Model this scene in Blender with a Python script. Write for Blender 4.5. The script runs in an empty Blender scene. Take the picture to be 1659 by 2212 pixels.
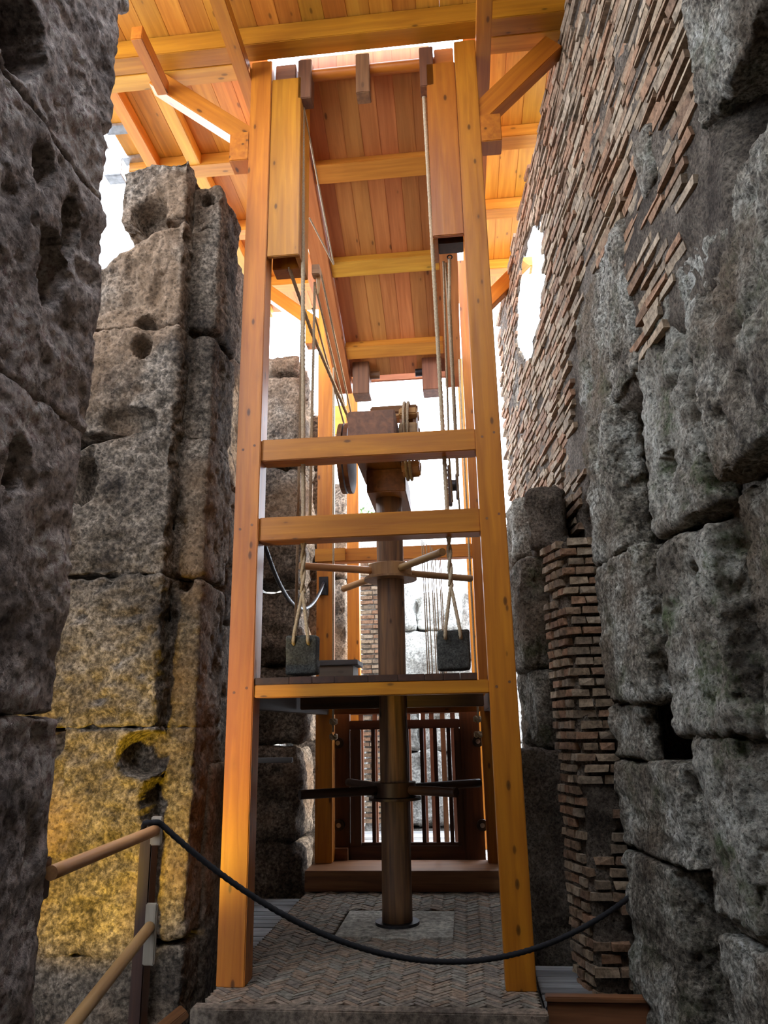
import bpy, bmesh, math, random
import numpy as np
from mathutils import Vector, Matrix, Euler

random.seed(7); RN = np.random.RandomState(11)
SC = bpy.context.scene
COL = SC.collection
R = math.radians

# ------------------------------------------------------------------ camera, sky, lights, exposure
cd = bpy.data.cameras.new('camera'); cam = bpy.data.objects.new('camera', cd); COL.objects.link(cam)
cd.sensor_fit = 'VERTICAL'; cd.sensor_height = 36.0; cd.lens = 1612.94 / 2212 * 36.0
cd.clip_start = 0.05; cd.clip_end = 300
def _cam_matrix():
    p, r, y = R(16.026), R(1.0505), R(5.6416)
    F = Vector((-math.sin(y) * math.cos(p), math.cos(y) * math.cos(p), math.sin(p)))
    Rt = Vector((math.cos(y), math.sin(y), 0)); U = Rt.cross(F)
    R2 = Rt * math.cos(r) - U * math.sin(r); U2 = U * math.cos(r) + Rt * math.sin(r)
    m = Matrix((R2, U2, -F)).transposed().to_4x4(); m.translation = Vector((0, 0, 1.6))
    return m
cam.matrix_world = _cam_matrix()
SC.camera = cam

w = bpy.data.worlds.new('sky'); SC.world = w; w.use_nodes = True
nt = w.node_tree; nt.nodes.clear()
wo = nt.nodes.new('ShaderNodeOutputWorld'); bg = nt.nodes.new('ShaderNodeBackground')
bg.inputs[0].default_value = (0.80, 0.88, 1.0, 1); bg.inputs[1].default_value = 11.0
nt.links.new(bg.outputs[0], wo.inputs[0])

def spot(name, loc, target, energy, color, size_deg, blend=0.6, radius=0.08):
    l = bpy.data.lights.new(name, 'SPOT'); l.energy = energy; l.color = color
    l.spot_size = R(size_deg); l.spot_blend = blend; l.shadow_soft_size = radius
    o = bpy.data.objects.new(name, l); COL.objects.link(o); o.location = loc
    o.rotation_euler = (Vector(target) - Vector(loc)).to_track_quat('-Z', 'Y').to_euler()
    return o
sd = bpy.data.lights.new('sun', 'SUN'); sd.energy = 9.0; sd.angle = R(1.5); sd.color = (1.0, 0.93, 0.82)
so = bpy.data.objects.new('sun', sd); COL.objects.link(so)
so.rotation_euler = Vector((-0.80, -0.25, -0.55)).to_track_quat('-Z', 'Y').to_euler()
spot('walkway_floodlight', (-2.40, 3.70, 0.35), (-2.36, 4.9, 1.05), 250, (1.0, 0.66, 0.02), 78, 0.8, 0.05)
spot('post_fill_spot', (0.2, 1.2, 0.3), (-0.8, 5.3, 4.2), 40, (1.0, 0.72, 0.42), 70, 0.8, 0.15)  # added warm fill aimed at the front posts, no fixture

SC.view_settings.view_transform = 'Standard'
SC.view_settings.look = 'None'
SC.view_settings.gamma = 1.0
SC.view_settings.use_curve_mapping = False
SC.view_settings.exposure = -0.2

# ------------------------------------------------------------------ noise
_P = RN.permutation(256); _P = np.concatenate([_P, _P, _P])
_V = RN.rand(256) * 2 - 1
def vnoise(p):
    i = np.floor(p).astype(np.int64); f = p - i; f = f * f * (3 - 2 * f)
    i &= 255
    def h(a, b, c): return _V[_P[_P[_P[(i[:, 0] + a) & 255] + ((i[:, 1] + b) & 255)] + ((i[:, 2] + c) & 255)]]
    x, y, z = f[:, 0], f[:, 1], f[:, 2]
    def lx(b, c): return h(0, b, c) * (1 - x) + h(1, b, c) * x
    return (lx(0, 0) * (1 - y) + lx(1, 0) * y) * (1 - z) + (lx(0, 1) * (1 - y) + lx(1, 1) * y) * z
def fbm(p, oct=4, seed=0.0):
    s = 0; a = 1.0; q = p + seed * 17.31
    for k in range(oct):
        s = s + a * vnoise(q); q = q * 2.03 + 5.7; a *= 0.5
    return s / (2 - 2 ** (1 - oct))

# ------------------------------------------------------------------ materials
def _n(t, ty, **k):
    n = t.nodes.new(ty)
    for a, b in k.items(): setattr(n, a, b)
    return n
def _ramp(t, stops):
    n = t.nodes.new('ShaderNodeValToRGB'); e = n.color_ramp.elements
    while len(e) < len(stops): e.new(0.5)
    for s, (pos, c) in zip(e, stops): s.position = pos; s.color = tuple(c) + (1,)
    return n
def _mix(t, fac, a, b, mode='MIX'):
    n = t.nodes.new('ShaderNodeMix'); n.data_type = 'RGBA'; n.blend_type = mode
    for sock, v in ((n.inputs[0], fac), (n.inputs[6], a), (n.inputs[7], b)):
        if hasattr(v, 'is_linked') or hasattr(v, 'links'): t.links.new(v, sock)
        elif isinstance(v, (int, float)): sock.default_value = v
        else: sock.default_value = tuple(v) + (1,)
    return n.outputs[2]
def base_mat(name):
    m = bpy.data.materials.new(name); m.use_nodes = True; t = m.node_tree; t.nodes.clear()
    o = _n(t, 'ShaderNodeOutputMaterial'); b = _n(t, 'ShaderNodeBsdfPrincipled')
    t.links.new(b.outputs[0], o.inputs[0])
    return m, t, b

def wood(name, light, dark, rough=0.42, knots=1.0, bump=0.15, vary=0.35):
    """grain runs along local X; every object gets its own offset"""
    m, t, b = base_mat(name)
    tc = _n(t, 'ShaderNodeTexCoord'); oi = _n(t, 'ShaderNodeObjectInfo')
    off = _n(t, 'ShaderNodeVectorMath', operation='SCALE'); t.links.new(oi.outputs['Random'], off.inputs[3])
    off.inputs[0].default_value = (31, 47, 59)
    add = _n(t, 'ShaderNodeVectorMath', operation='ADD')
    t.links.new(tc.outputs['Object'], add.inputs[0]); t.links.new(off.outputs[0], add.inputs[1])
    mp = _n(t, 'ShaderNodeMapping'); mp.inputs['Scale'].default_value = (0.9, 14, 14); t.links.new(add.outputs[0], mp.inputs[0])
    nz = _n(t, 'ShaderNodeTexNoise'); nz.inputs['Scale'].default_value = 1.6; nz.inputs['Detail'].default_value = 5; nz.inputs['Distortion'].default_value = 0.5
    t.links.new(mp.outputs[0], nz.inputs['Vector'])
    rp = _ramp(t, [(0.30, dark), (0.52, [0.5 * (x + y) for x, y in zip(light, dark)]), (0.70, light)])
    t.links.new(nz.outputs[0], rp.inputs[0])
    # laminated strips across the beam
    mp2 = _n(t, 'ShaderNodeMapping'); mp2.inputs['Scale'].default_value = (0.35, 5, 5); t.links.new(add.outputs[0], mp2.inputs[0])
    n2 = _n(t, 'ShaderNodeTexNoise'); n2.inputs['Scale'].default_value = 1.0; n2.inputs['Detail'].default_value = 1; t.links.new(mp2.outputs[0], n2.inputs['Vector'])
    c = _mix(t, 0.3, rp.outputs[0], (0.5, 0.5, 0.5), 'OVERLAY')
    l2 = t.nodes[-1]; t.links.new(n2.outputs['Fac'], l2.inputs[7])
    # knots
    mp3 = _n(t, 'ShaderNodeMapping'); mp3.inputs['Scale'].default_value = (3.4, 8.0, 8.0); t.links.new(add.outputs[0], mp3.inputs[0])
    vo = _n(t, 'ShaderNodeTexVoronoi'); vo.inputs['Scale'].default_value = 1.0; t.links.new(mp3.outputs[0], vo.inputs['Vector'])
    kr = _ramp(t, [(0.0, (1, 1, 1)), (0.09, (0.75, 0.75, 0.75)), (0.13, (0.12, 0.12, 0.12)), (0.30, (0, 0, 0))]); t.links.new(vo.outputs['Distance'], kr.inputs[0])
    km = _n(t, 'ShaderNodeMath', operation='MULTIPLY'); km.inputs[1].default_value = knots; t.links.new(kr.outputs[0], km.inputs[0])
    kd = [x * 0.22 for x in dark]
    c = _mix(t, km.outputs[0], c, kd)
    hv = _n(t, 'ShaderNodeHueSaturation'); t.links.new(c, hv.inputs['Color'])
    mr = _n(t, 'ShaderNodeMapRange'); mr.inputs[3].default_value = 1 - vary; mr.inputs[4].default_value = 1 + vary * 0.6
    t.links.new(oi.outputs['Random'], mr.inputs[0]); t.links.new(mr.outputs[0], hv.inputs['Value'])
    mh = _n(t, 'ShaderNodeMath', operation='FRACT'); m9 = _n(t, 'ShaderNodeMath', operation='MULTIPLY'); m9.inputs[1].default_value = 7.7
    t.links.new(oi.outputs['Random'], m9.inputs[0]); t.links.new(m9.outputs[0], mh.inputs[0])
    m2 = _n(t, 'ShaderNodeMapRange'); m2.inputs[3].default_value = 0.488; m2.inputs[4].default_value = 0.508
    t.links.new(mh.outputs[0], m2.inputs[0]); t.links.new(m2.outputs[0], hv.inputs['Hue'])
    t.links.new(hv.outputs[0], b.inputs['Base Color'])
    b.inputs['Roughness'].default_value = rough
    bp = _n(t, 'ShaderNodeBump'); bp.inputs['Strength'].default_value = bump; bp.inputs['Distance'].default_value = 0.01
    t.links.new(nz.outputs[0], bp.inputs['Height']); t.links.new(bp.outputs[0], b.inputs['Normal'])
    return m

def stone(name, light, mid, dark, scale=1.0, bump=0.9, green=0.0, pit=0.5, warm=None, rough=0.93, dist=0.035):
    m, t, b = base_mat(name)
    g = _n(t, 'ShaderNodeNewGeometry')
    mp = _n(t, 'ShaderNodeMapping'); mp.inputs['Scale'].default_value = (scale, scale, scale); t.links.new(g.outputs['Position'], mp.inputs[0])
    a = _n(t, 'ShaderNodeTexNoise'); a.inputs['Scale'].default_value = 1.7; a.inputs['Detail'].default_value = 8; a.inputs['Roughness'].default_value = 0.68; t.links.new(mp.outputs[0], a.inputs[0])
    f = _n(t, 'ShaderNodeTexNoise'); f.inputs['Scale'].default_value = 26; f.inputs['Detail'].default_value = 6; f.inputs['Roughness'].default_value = 0.72; t.links.new(mp.outputs[0], f.inputs[0])
    r1 = _ramp(t, [(0.34, dark), (0.47, mid), (0.62, light)]); t.links.new(a.outputs[0], r1.inputs[0])
    r2 = _ramp(t, [(0.38, (0.12, 0.12, 0.12)), (0.50, (0.48, 0.48, 0.48)), (0.63, (0.92, 0.92, 0.92))]); t.links.new(f.outputs[0], r2.inputs[0])
    c = _mix(t, 0.66, r1.outputs[0], r2.outputs[0], 'OVERLAY')
    if warm is not None:
        h = _n(t, 'ShaderNodeTexNoise'); h.inputs['Scale'].default_value = 0.9; h.inputs['Detail'].default_value = 4; t.links.new(mp.outputs[0], h.inputs[0])
        rh = _ramp(t, [(0.48, (0, 0, 0)), (0.62, (0.8, 0.8, 0.8))]); t.links.new(h.outputs[0], rh.inputs[0])
        c = _mix(t, rh.outputs[0], c, warm, 'MIX'); c = _mix(t, 0.35, c, r2.outputs[0], 'OVERLAY')
    if green > 0:
        h = _n(t, 'ShaderNodeTexNoise'); h.inputs['Scale'].default_value = 2.6; h.inputs['Detail'].default_value = 7; h.inputs['Roughness'].default_value = 0.75; t.links.new(g.outputs['Position'], h.inputs[0])
        rh = _ramp(t, [(0.53, (0, 0, 0)), (0.66, (green, green, green))]); t.links.new(h.outputs[0], rh.inputs[0])
        c = _mix(t, rh.outputs[0], c, (0.075, 0.12, 0.035))
    v = _n(t, 'ShaderNodeTexVoronoi'); v.inputs['Scale'].default_value = 30
    wp = _n(t, 'ShaderNodeVectorMath', operation='MULTIPLY_ADD'); t.links.new(f.outputs['Color'], wp.inputs[0]); wp.inputs[1].default_value = (0.09, 0.09, 0.09); t.links.new(mp.outputs[0], wp.inputs[2]); t.links.new(wp.outputs[0], v.inputs['Vector'])
    rv = _ramp(t, [(0.0, (0, 0, 0)), (0.22, (0.25, 0.25, 0.25)), (0.40, (1, 1, 1))]); t.links.new(v.outputs['Distance'], rv.inputs[0])
    gate = _ramp(t, [(0.50, (0, 0, 0)), (0.62, (1, 1, 1))]); t.links.new(a.outputs[0], gate.inputs[0])
    inv = _mix(t, pit, (1, 1, 1), rv.outputs[0], 'MIX')
    c = _mix(t, 1.0, c, inv, 'MULTIPLY')
    t.links.new(c, b.inputs['Base Color'])
    b.inputs['Roughness'].default_value = rough; b.inputs['Specular IOR Level'].default_value = 0.25
    hsum = _n(t, 'ShaderNodeMath', operation='MULTIPLY_ADD'); t.links.new(f.outputs[0], hsum.inputs[0]); hsum.inputs[1].default_value = 0.8; t.links.new(inv, hsum.inputs[2])
    k3 = _n(t, 'ShaderNodeTexNoise'); k3.inputs['Scale'].default_value = 9; k3.inputs['Detail'].default_value = 8; k3.inputs['Roughness'].default_value = 0.8; k3.inputs['Distortion'].default_value = 0.8; t.links.new(mp.outputs[0], k3.inputs[0])
    hq = _n(t, 'ShaderNodeMath', operation='MULTIPLY_ADD'); t.links.new(k3.outputs[0], hq.inputs[0]); hq.inputs[1].default_value = 1.3; t.links.new(hsum.outputs[0], hq.inputs[2]); hsum = hq
    hs2 = _n(t, 'ShaderNodeMath', operation='MULTIPLY_ADD'); t.links.new(a.outputs[0], hs2.inputs[0]); hs2.inputs[1].default_value = 1.5; t.links.new(hsum.outputs[0], hs2.inputs[2])
    bp = _n(t, 'ShaderNodeBump'); bp.inputs['Strength'].default_value = bump; bp.inputs['Distance'].default_value = dist
    t.links.new(hs2.outputs[0], bp.inputs['Height']); t.links.new(bp.outputs[0], b.inputs['Normal'])
    return m

def brickmat(name, cols, bump=0.5):
    m, t, b = base_mat(name)
    oi = _n(t, 'ShaderNodeObjectInfo'); g = _n(t, 'ShaderNodeNewGeometry')
    ad = _n(t, 'ShaderNodeMath', operation='ADD'); t.links.new(oi.outputs['Random'], ad.inputs[0]); t.links.new(g.outputs['Random Per Island'], ad.inputs[1])
    fr = _n(t, 'ShaderNodeMath', operation='FRACT'); t.links.new(ad.outputs[0], fr.inputs[0])
    n = len(cols); rp = _ramp(t, [(i / n, c) for i, c in enumerate(cols)]); rp.color_ramp.interpolation = 'CONSTANT'
    t.links.new(fr.outputs[0], rp.inputs[0])
    f = _n(t, 'ShaderNodeTexNoise'); f.inputs['Scale'].default_value = 22; f.inputs['Detail'].default_value = 6; f.inputs['Roughness'].default_value = 0.7; t.links.new(g.outputs['Position'], f.inputs[0])
    r2 = _ramp(t, [(0.36, (0.12, 0.12, 0.12)), (0.62, (0.85, 0.85, 0.85))]); t.links.new(f.outputs[0], r2.inputs[0])
    c = _mix(t, 0.6, rp.outputs[0], r2.outputs[0], 'OVERLAY')
    t.links.new(c, b.inputs['Base Color']); b.inputs['Roughness'].default_value = 0.9; b.inputs['Specular IOR Level'].default_value = 0.25
    bp = _n(t, 'ShaderNodeBump'); bp.inputs['Strength'].default_value = bump; bp.inputs['Distance'].default_value = 0.02
    t.links.new(f.outputs[0], bp.inputs['Height']); t.links.new(bp.outputs[0], b.inputs['Normal'])
    return m

def plain(name, col, rough=0.6, metal=0.0, noise=0.25, scale=20):
    m, t, b = base_mat(name)
    g = _n(t, 'ShaderNodeTexCoord')
    f = _n(t, 'ShaderNodeTexNoise'); f.inputs['Scale'].default_value = scale; f.inputs['Detail'].default_value = 4; t.links.new(g.outputs['Object'], f.inputs[0])
    rp = _ramp(t, [(0.3, [x * (1 - noise) for x in col]), (0.7, [min(1, x * (1 + noise)) for x in col])]); t.links.new(f.outputs[0], rp.inputs[0])
    t.links.new(rp.outputs[0], b.inputs['Base Color'])
    b.inputs['Roughness'].default_value = rough; b.inputs['Metallic'].default_value = metal
    bp = _n(t, 'ShaderNodeBump'); bp.inputs['Strength'].default_value = 0.3; bp.inputs['Distance'].default_value = 0.005
    t.links.new(f.outputs[0], bp.inputs['Height']); t.links.new(bp.outputs[0], b.inputs['Normal'])
    return m

M_PINE = wood('varnished_pine', (0.55, 0.205, 0.013), (0.38, 0.12, 0.007), vary=0.15)
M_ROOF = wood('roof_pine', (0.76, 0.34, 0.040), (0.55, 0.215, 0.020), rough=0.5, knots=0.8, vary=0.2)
M_RAMP = wood('ramp_pine', (0.56, 0.215, 0.058), (0.40, 0.135, 0.032), rough=0.5, knots=0.9, vary=0.18)
M_DARKW = wood('dark_shade_wood', (0.085, 0.036, 0.017), (0.04, 0.018, 0.010), rough=0.5, knots=0.6)  # dark brown wood, darkened further to carry the shade under the deck
M_BROWNW = wood('brown_oak', (0.29, 0.12, 0.05), (0.15, 0.06, 0.026), rough=0.5, knots=0.5)
M_SPOKE = wood('light_oak', (0.58, 0.34, 0.13), (0.36, 0.19, 0.075), rough=0.5, knots=0.3)
M_LOG = wood('cracked_log', (0.33, 0.165, 0.08), (0.085, 0.05, 0.038), rough=0.6, knots=1.0, bump=0.5)
M_GREYW = wood('weathered_plank', (0.36, 0.36, 0.36), (0.20, 0.20, 0.205), rough=0.8, knots=0.4, bump=0.4)
M_PALEW = wood('pale_box_wood', (0.45, 0.38, 0.30), (0.32, 0.27, 0.21), rough=0.7, knots=0.3)
M_TUFF = stone('purplish_tuff', (0.66, 0.57, 0.52), (0.43, 0.36, 0.325), (0.14, 0.11, 0.10), scale=1.0, pit=0.5)
M_PIER = stone('brown_tuff', (0.30, 0.24, 0.185), (0.175, 0.135, 0.10), (0.06, 0.045, 0.035), scale=1.1, pit=0.45, warm=(0.27, 0.17, 0.10))
M_TRAV = stone('pitted_travertine', (0.55, 0.54, 0.47), (0.28, 0.25, 0.20), (0.075, 0.06, 0.045), scale=1.3, pit=0.65, green=0.4, warm=(0.20, 0.145, 0.095))
M_GREEN = stone('mossy_travertine', (0.55, 0.54, 0.47), (0.28, 0.25, 0.20), (0.075, 0.06, 0.045), scale=1.3, pit=0.65, green=0.8)
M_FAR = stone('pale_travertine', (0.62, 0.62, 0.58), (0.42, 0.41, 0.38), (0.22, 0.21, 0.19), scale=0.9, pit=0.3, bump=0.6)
M_CORE = stone('rubble_mortar', (0.33, 0.28, 0.225), (0.19, 0.155, 0.12), (0.075, 0.058, 0.045), scale=1.6, pit=0.6, bump=1.0)
M_GROUND = stone('dusty_ground', (0.16, 0.14, 0.12), (0.10, 0.088, 0.075), (0.05, 0.042, 0.036), scale=1.0, pit=0.2)
M_BRICK = brickmat('roman_brick', [(0.25, 0.17, 0.11), (0.30, 0.225, 0.15), (0.20, 0.125, 0.08), (0.33, 0.26, 0.185), (0.22, 0.17, 0.12), (0.28, 0.165, 0.10)])
M_SPIC = brickmat('herringbone_brick', [(0.20, 0.165, 0.13), (0.26, 0.20, 0.15), (0.17, 0.14, 0.115), (0.24, 0.17, 0.12), (0.21, 0.19, 0.155)], 0.3)
M_GROUT = stone('grout', (0.11, 0.09, 0.075), (0.08, 0.066, 0.055), (0.05, 0.042, 0.036), pit=0.2, bump=0.3)
M_EDGE = stone('worn_edging', (0.26, 0.20, 0.15), (0.19, 0.15, 0.115), (0.12, 0.095, 0.075), pit=0.2, bump=0.3)
M_SLAB = stone('pale_slab', (0.46, 0.42, 0.35), (0.38, 0.345, 0.29), (0.29, 0.26, 0.22), pit=0.1, bump=0.2, scale=0.8)
M_ROPE = plain('hemp_rope', (0.40, 0.30, 0.19), 0.9, scale=90)
M_BROPE = plain('black_rope', (0.010, 0.010, 0.013), 0.95, scale=60)
M_CABLE = plain('black_cable', (0.02, 0.022, 0.028), 0.35, scale=10, noise=0.1)
M_WEIGHT = stone('basalt_weight', (0.085, 0.085, 0.075), (0.055, 0.055, 0.05), (0.03, 0.03, 0.027), scale=3.0, pit=0.3, bump=0.5, dist=0.02)
M_IRON = plain('dark_iron', (0.045, 0.045, 0.05), 0.45, 0.8)
M_STEEL = plain('grey_steel', (0.45, 0.46, 0.48), 0.35, 0.9)
M_LEAF = plain('shrub_leaf', (0.10, 0.17, 0.05), 0.7, scale=4)

# ------------------------------------------------------------------ object helpers
def link(name, me, mat=None, parent=None, loc=(0, 0, 0), rot=None):
    if mat is not None and len(me.materials) == 0: me.materials.append(mat)
    o = bpy.data.objects.new(name, me); COL.objects.link(o)
    L = Vector(loc)
    if parent is not None:
        o.parent = parent; L = L - Vector(parent.get('_o', (0, 0, 0)))
        if parent.parent is not None: pass
    o.location = L
    if rot is not None: o.rotation_euler = rot
    return o
ORIG = {}
def empty(name, loc, label, cat, group=None, kind=None):
    o = bpy.data.objects.new(name, None); COL.objects.link(o); o.location = loc; o.empty_display_size = 0.1
    o['_o'] = tuple(loc)
    if label: o['label'] = label
    if cat: o['category'] = cat
    if group: o['group'] = group
    if kind: o['kind'] = kind
    return o
def tag(o, label, cat, group=None, kind=None):
    o['label'] = label; o['category'] = cat
    if group: o['group'] = group
    if kind: o['kind'] = kind
    return o
def mesh(name, V, F, smooth=False):
    me = bpy.data.meshes.new(name); me.from_pydata([tuple(map(float, v)) for v in V], [], F)
    if smooth: me.polygons.foreach_set('use_smooth', [True] * len(me.polygons))
    me.update(); return me
class MB:
    def __init__(s): s.V = []; s.F = []
    def add(s, V, F):
        n = len(s.V); s.V.extend(V); s.F.extend([tuple(i + n for i in f) for f in F])
    def box(s, x0, x1, y0, y1, z0, z1):
        s.add([(x0, y0, z0), (x1, y0, z0), (x1, y1, z0), (x0, y1, z0), (x0, y0, z1), (x1, y0, z1), (x1, y1, z1), (x0, y1, z1)],
              [(0, 3, 2, 1), (4, 5, 6, 7), (0, 1, 5, 4), (1, 2, 6, 5), (2, 3, 7, 6), (3, 0, 4, 7)])
    def cyl(s, p, q, r, n=16, r2=None, wob=0):
        p, q = Vector(p), Vector(q); d = (q - p).normalized()
        a = d.orthogonal().normalized(); b = d.cross(a); r2 = r if r2 is None else r2
        V = []
        for c, rr in ((p, r), (q, r2)):
            for k in range(n):
                t = 2 * math.pi * k / n; V.append(tuple(c + (a * math.cos(t) + b * math.sin(t)) * rr))
        F = [(k, (k + 1) % n, n + (k + 1) % n, n + k) for k in range(n)] + [tuple(range(n - 1, -1, -1)), tuple(range(n, 2 * n))]
        s.add(V, F)
    def mesh(s, name, bevel=0, smooth=False):
        me = mesh(name, s.V, s.F, smooth)
        if bevel:
            bm = bmesh.new(); bm.from_mesh(me)
            bmesh.ops.bevel(bm, geom=list(bm.edges), offset=bevel, segments=2, affect='EDGES', clamp_overlap=True)
            bm.to_mesh(me); bm.free()
        return me
_bc = {}
def beam(name, parent, p, q, w_, h_, mat, up=(0, 0, 1), bevel=0.006):
    """square timber from p to q; w_ across (local Y), h_ along up (local Z)"""
    p, q = Vector(p), Vector(q); L = (q - p).length; x = (q - p).normalized(); u = Vector(up)
    y = u.cross(x).normalized(); z = x.cross(y)
    key = (round(L, 3), round(w_, 3), round(h_, 3), mat.name, bevel)
    if key not in _bc:
        b = MB(); b.box(-L / 2, L / 2, -w_ / 2, w_ / 2, -h_ / 2, h_ / 2)
        me = b.mesh(name, bevel); me.materials.append(mat); _bc[key] = me
    rot = Matrix((x, y, z)).transposed().to_euler()
    return link(name, _bc[key], None, parent, (p + q) / 2, rot)
def bx(name, parent, x0, x1, y0, y1, z0, z1, mat, axis='z', bevel=0.006):
    c = ((x0 + x1) / 2, (y0 + y1) / 2, (z0 + z1) / 2)
    if axis == 'x': return beam(name, parent, (x0, c[1], c[2]), (x1, c[1], c[2]), y1 - y0, z1 - z0, mat, bevel=bevel)
    if axis == 'y': return beam(name, parent, (c[0], y0, c[2]), (c[0], y1, c[2]), x1 - x0, z1 - z0, mat, bevel=bevel)
    return beam(name, parent, (c[0], c[1], z0), (c[0], c[1], z1), x1 - x0, y1 - y0, mat, up=(0, 1, 0), bevel=bevel)
def rod(name, parent, p, q, r, mat, n=20, r2=None, bevel=0.0, wob=0.0):
    p, q = Vector(p), Vector(q); L = (q - p).length; x = (q - p).normalized()
    rings = 14; r2 = r if r2 is None else r2
    V = []; F = []
    for i in range(rings + 1):
        t = i / rings; rr = r + (r2 - r) * t; X = -L / 2 + L * t
        for k in range(n):
            a = 2 * math.pi * k / n
            w2 = 1 + wob * (math.sin(3 * a + i * 0.7) * 0.5 + math.sin(2 * a - i * 0.4) * 0.5)
            V.append((X, rr * w2 * math.cos(a), rr * w2 * math.sin(a)))
    for i in range(rings):
        for k in range(n): F.append((i * n + k, i * n + (k + 1) % n, (i + 1) * n + (k + 1) % n, (i + 1) * n + k))
    me = mesh(name, V, F, True)
    b2 = MB(); b2.V = list(V); b2.F = F + [tuple(range(n - 1, -1, -1)), tuple(range(rings * n, rings * n + n))]
    me = mesh(name, b2.V, b2.F, False)
    me.polygons.foreach_set('use_smooth', [len(p_.vertices) == 4 for p_ in me.polygons])
    y = (Vector((0, 0, 1)) if abs(x.z) < 0.9 else Vector((0, 1, 0))).cross(x).normalized(); z = x.cross(y)
    return link(name, me, mat, parent, (p + q) / 2, Matrix((x, y, z)).transposed().to_euler())

# rope: a tube whose section is three strands that turn along the path
def resample(P, step):
    P = [Vector(p) for p in P]; out = [P[0]]; acc = 0.0
    for a, b in zip(P, P[1:]):
        L = (b - a).length; n = max(1, int(round(L / step)))
        for k in range(1, n + 1): out.append(a.lerp(b, k / n))
    return out
def rope_geo(b, P, r, lay=None, n=9, step=None):
    lay = lay or r * 7.0; step = step or max(r * 0.9, 0.006)
    Q = resample(P, step); V = []; s = 0.0; prev = None
    for i, c in enumerate(Q):
        d = (Q[min(i + 1, len(Q) - 1)] - Q[max(i - 1, 0)]).normalized()
        if prev is None: a = d.orthogonal().normalized()
        else: a = (prev - d * prev.dot(d)).normalized()
        prev = a; bb = d.cross(a)
        if i: s += (c - Q[i - 1]).length
        ph = 2 * math.pi * s / lay
        for k in range(n):
            t = 2 * math.pi * k / n
            rr = r * (0.74 + 0.34 * abs(math.cos(1.5 * (t - ph))))
            V.append(tuple(c + (a * math.cos(t) + bb * math.sin(t)) * rr))
    F = []
    for i in range(len(Q) - 1):
        for k in range(n): F.append((i * n + k, i * n + (k + 1) % n, (i + 1) * n + (k + 1) % n, (i + 1) * n + k))
    F += [tuple(range(n - 1, -1, -1)), tuple(range((len(Q) - 1) * n, len(Q) * n))]
    b.add(V, F)
def rope(name, P, r, mat, parent=None, **k):
    b = MB(); rope_geo(b, P, r, **k); P0 = Vector(P[0])
    return link(name, b.mesh(name, smooth=True), mat, parent)
def sag(a, b, drop, n=24, bias=0.5):
    a, b = Vector(a), Vector(b)
    return [a.lerp(b, k / n) - Vector((0, 0, drop * 4 * (k / n) * (1 - k / n))) for k in range(n + 1)]

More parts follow.
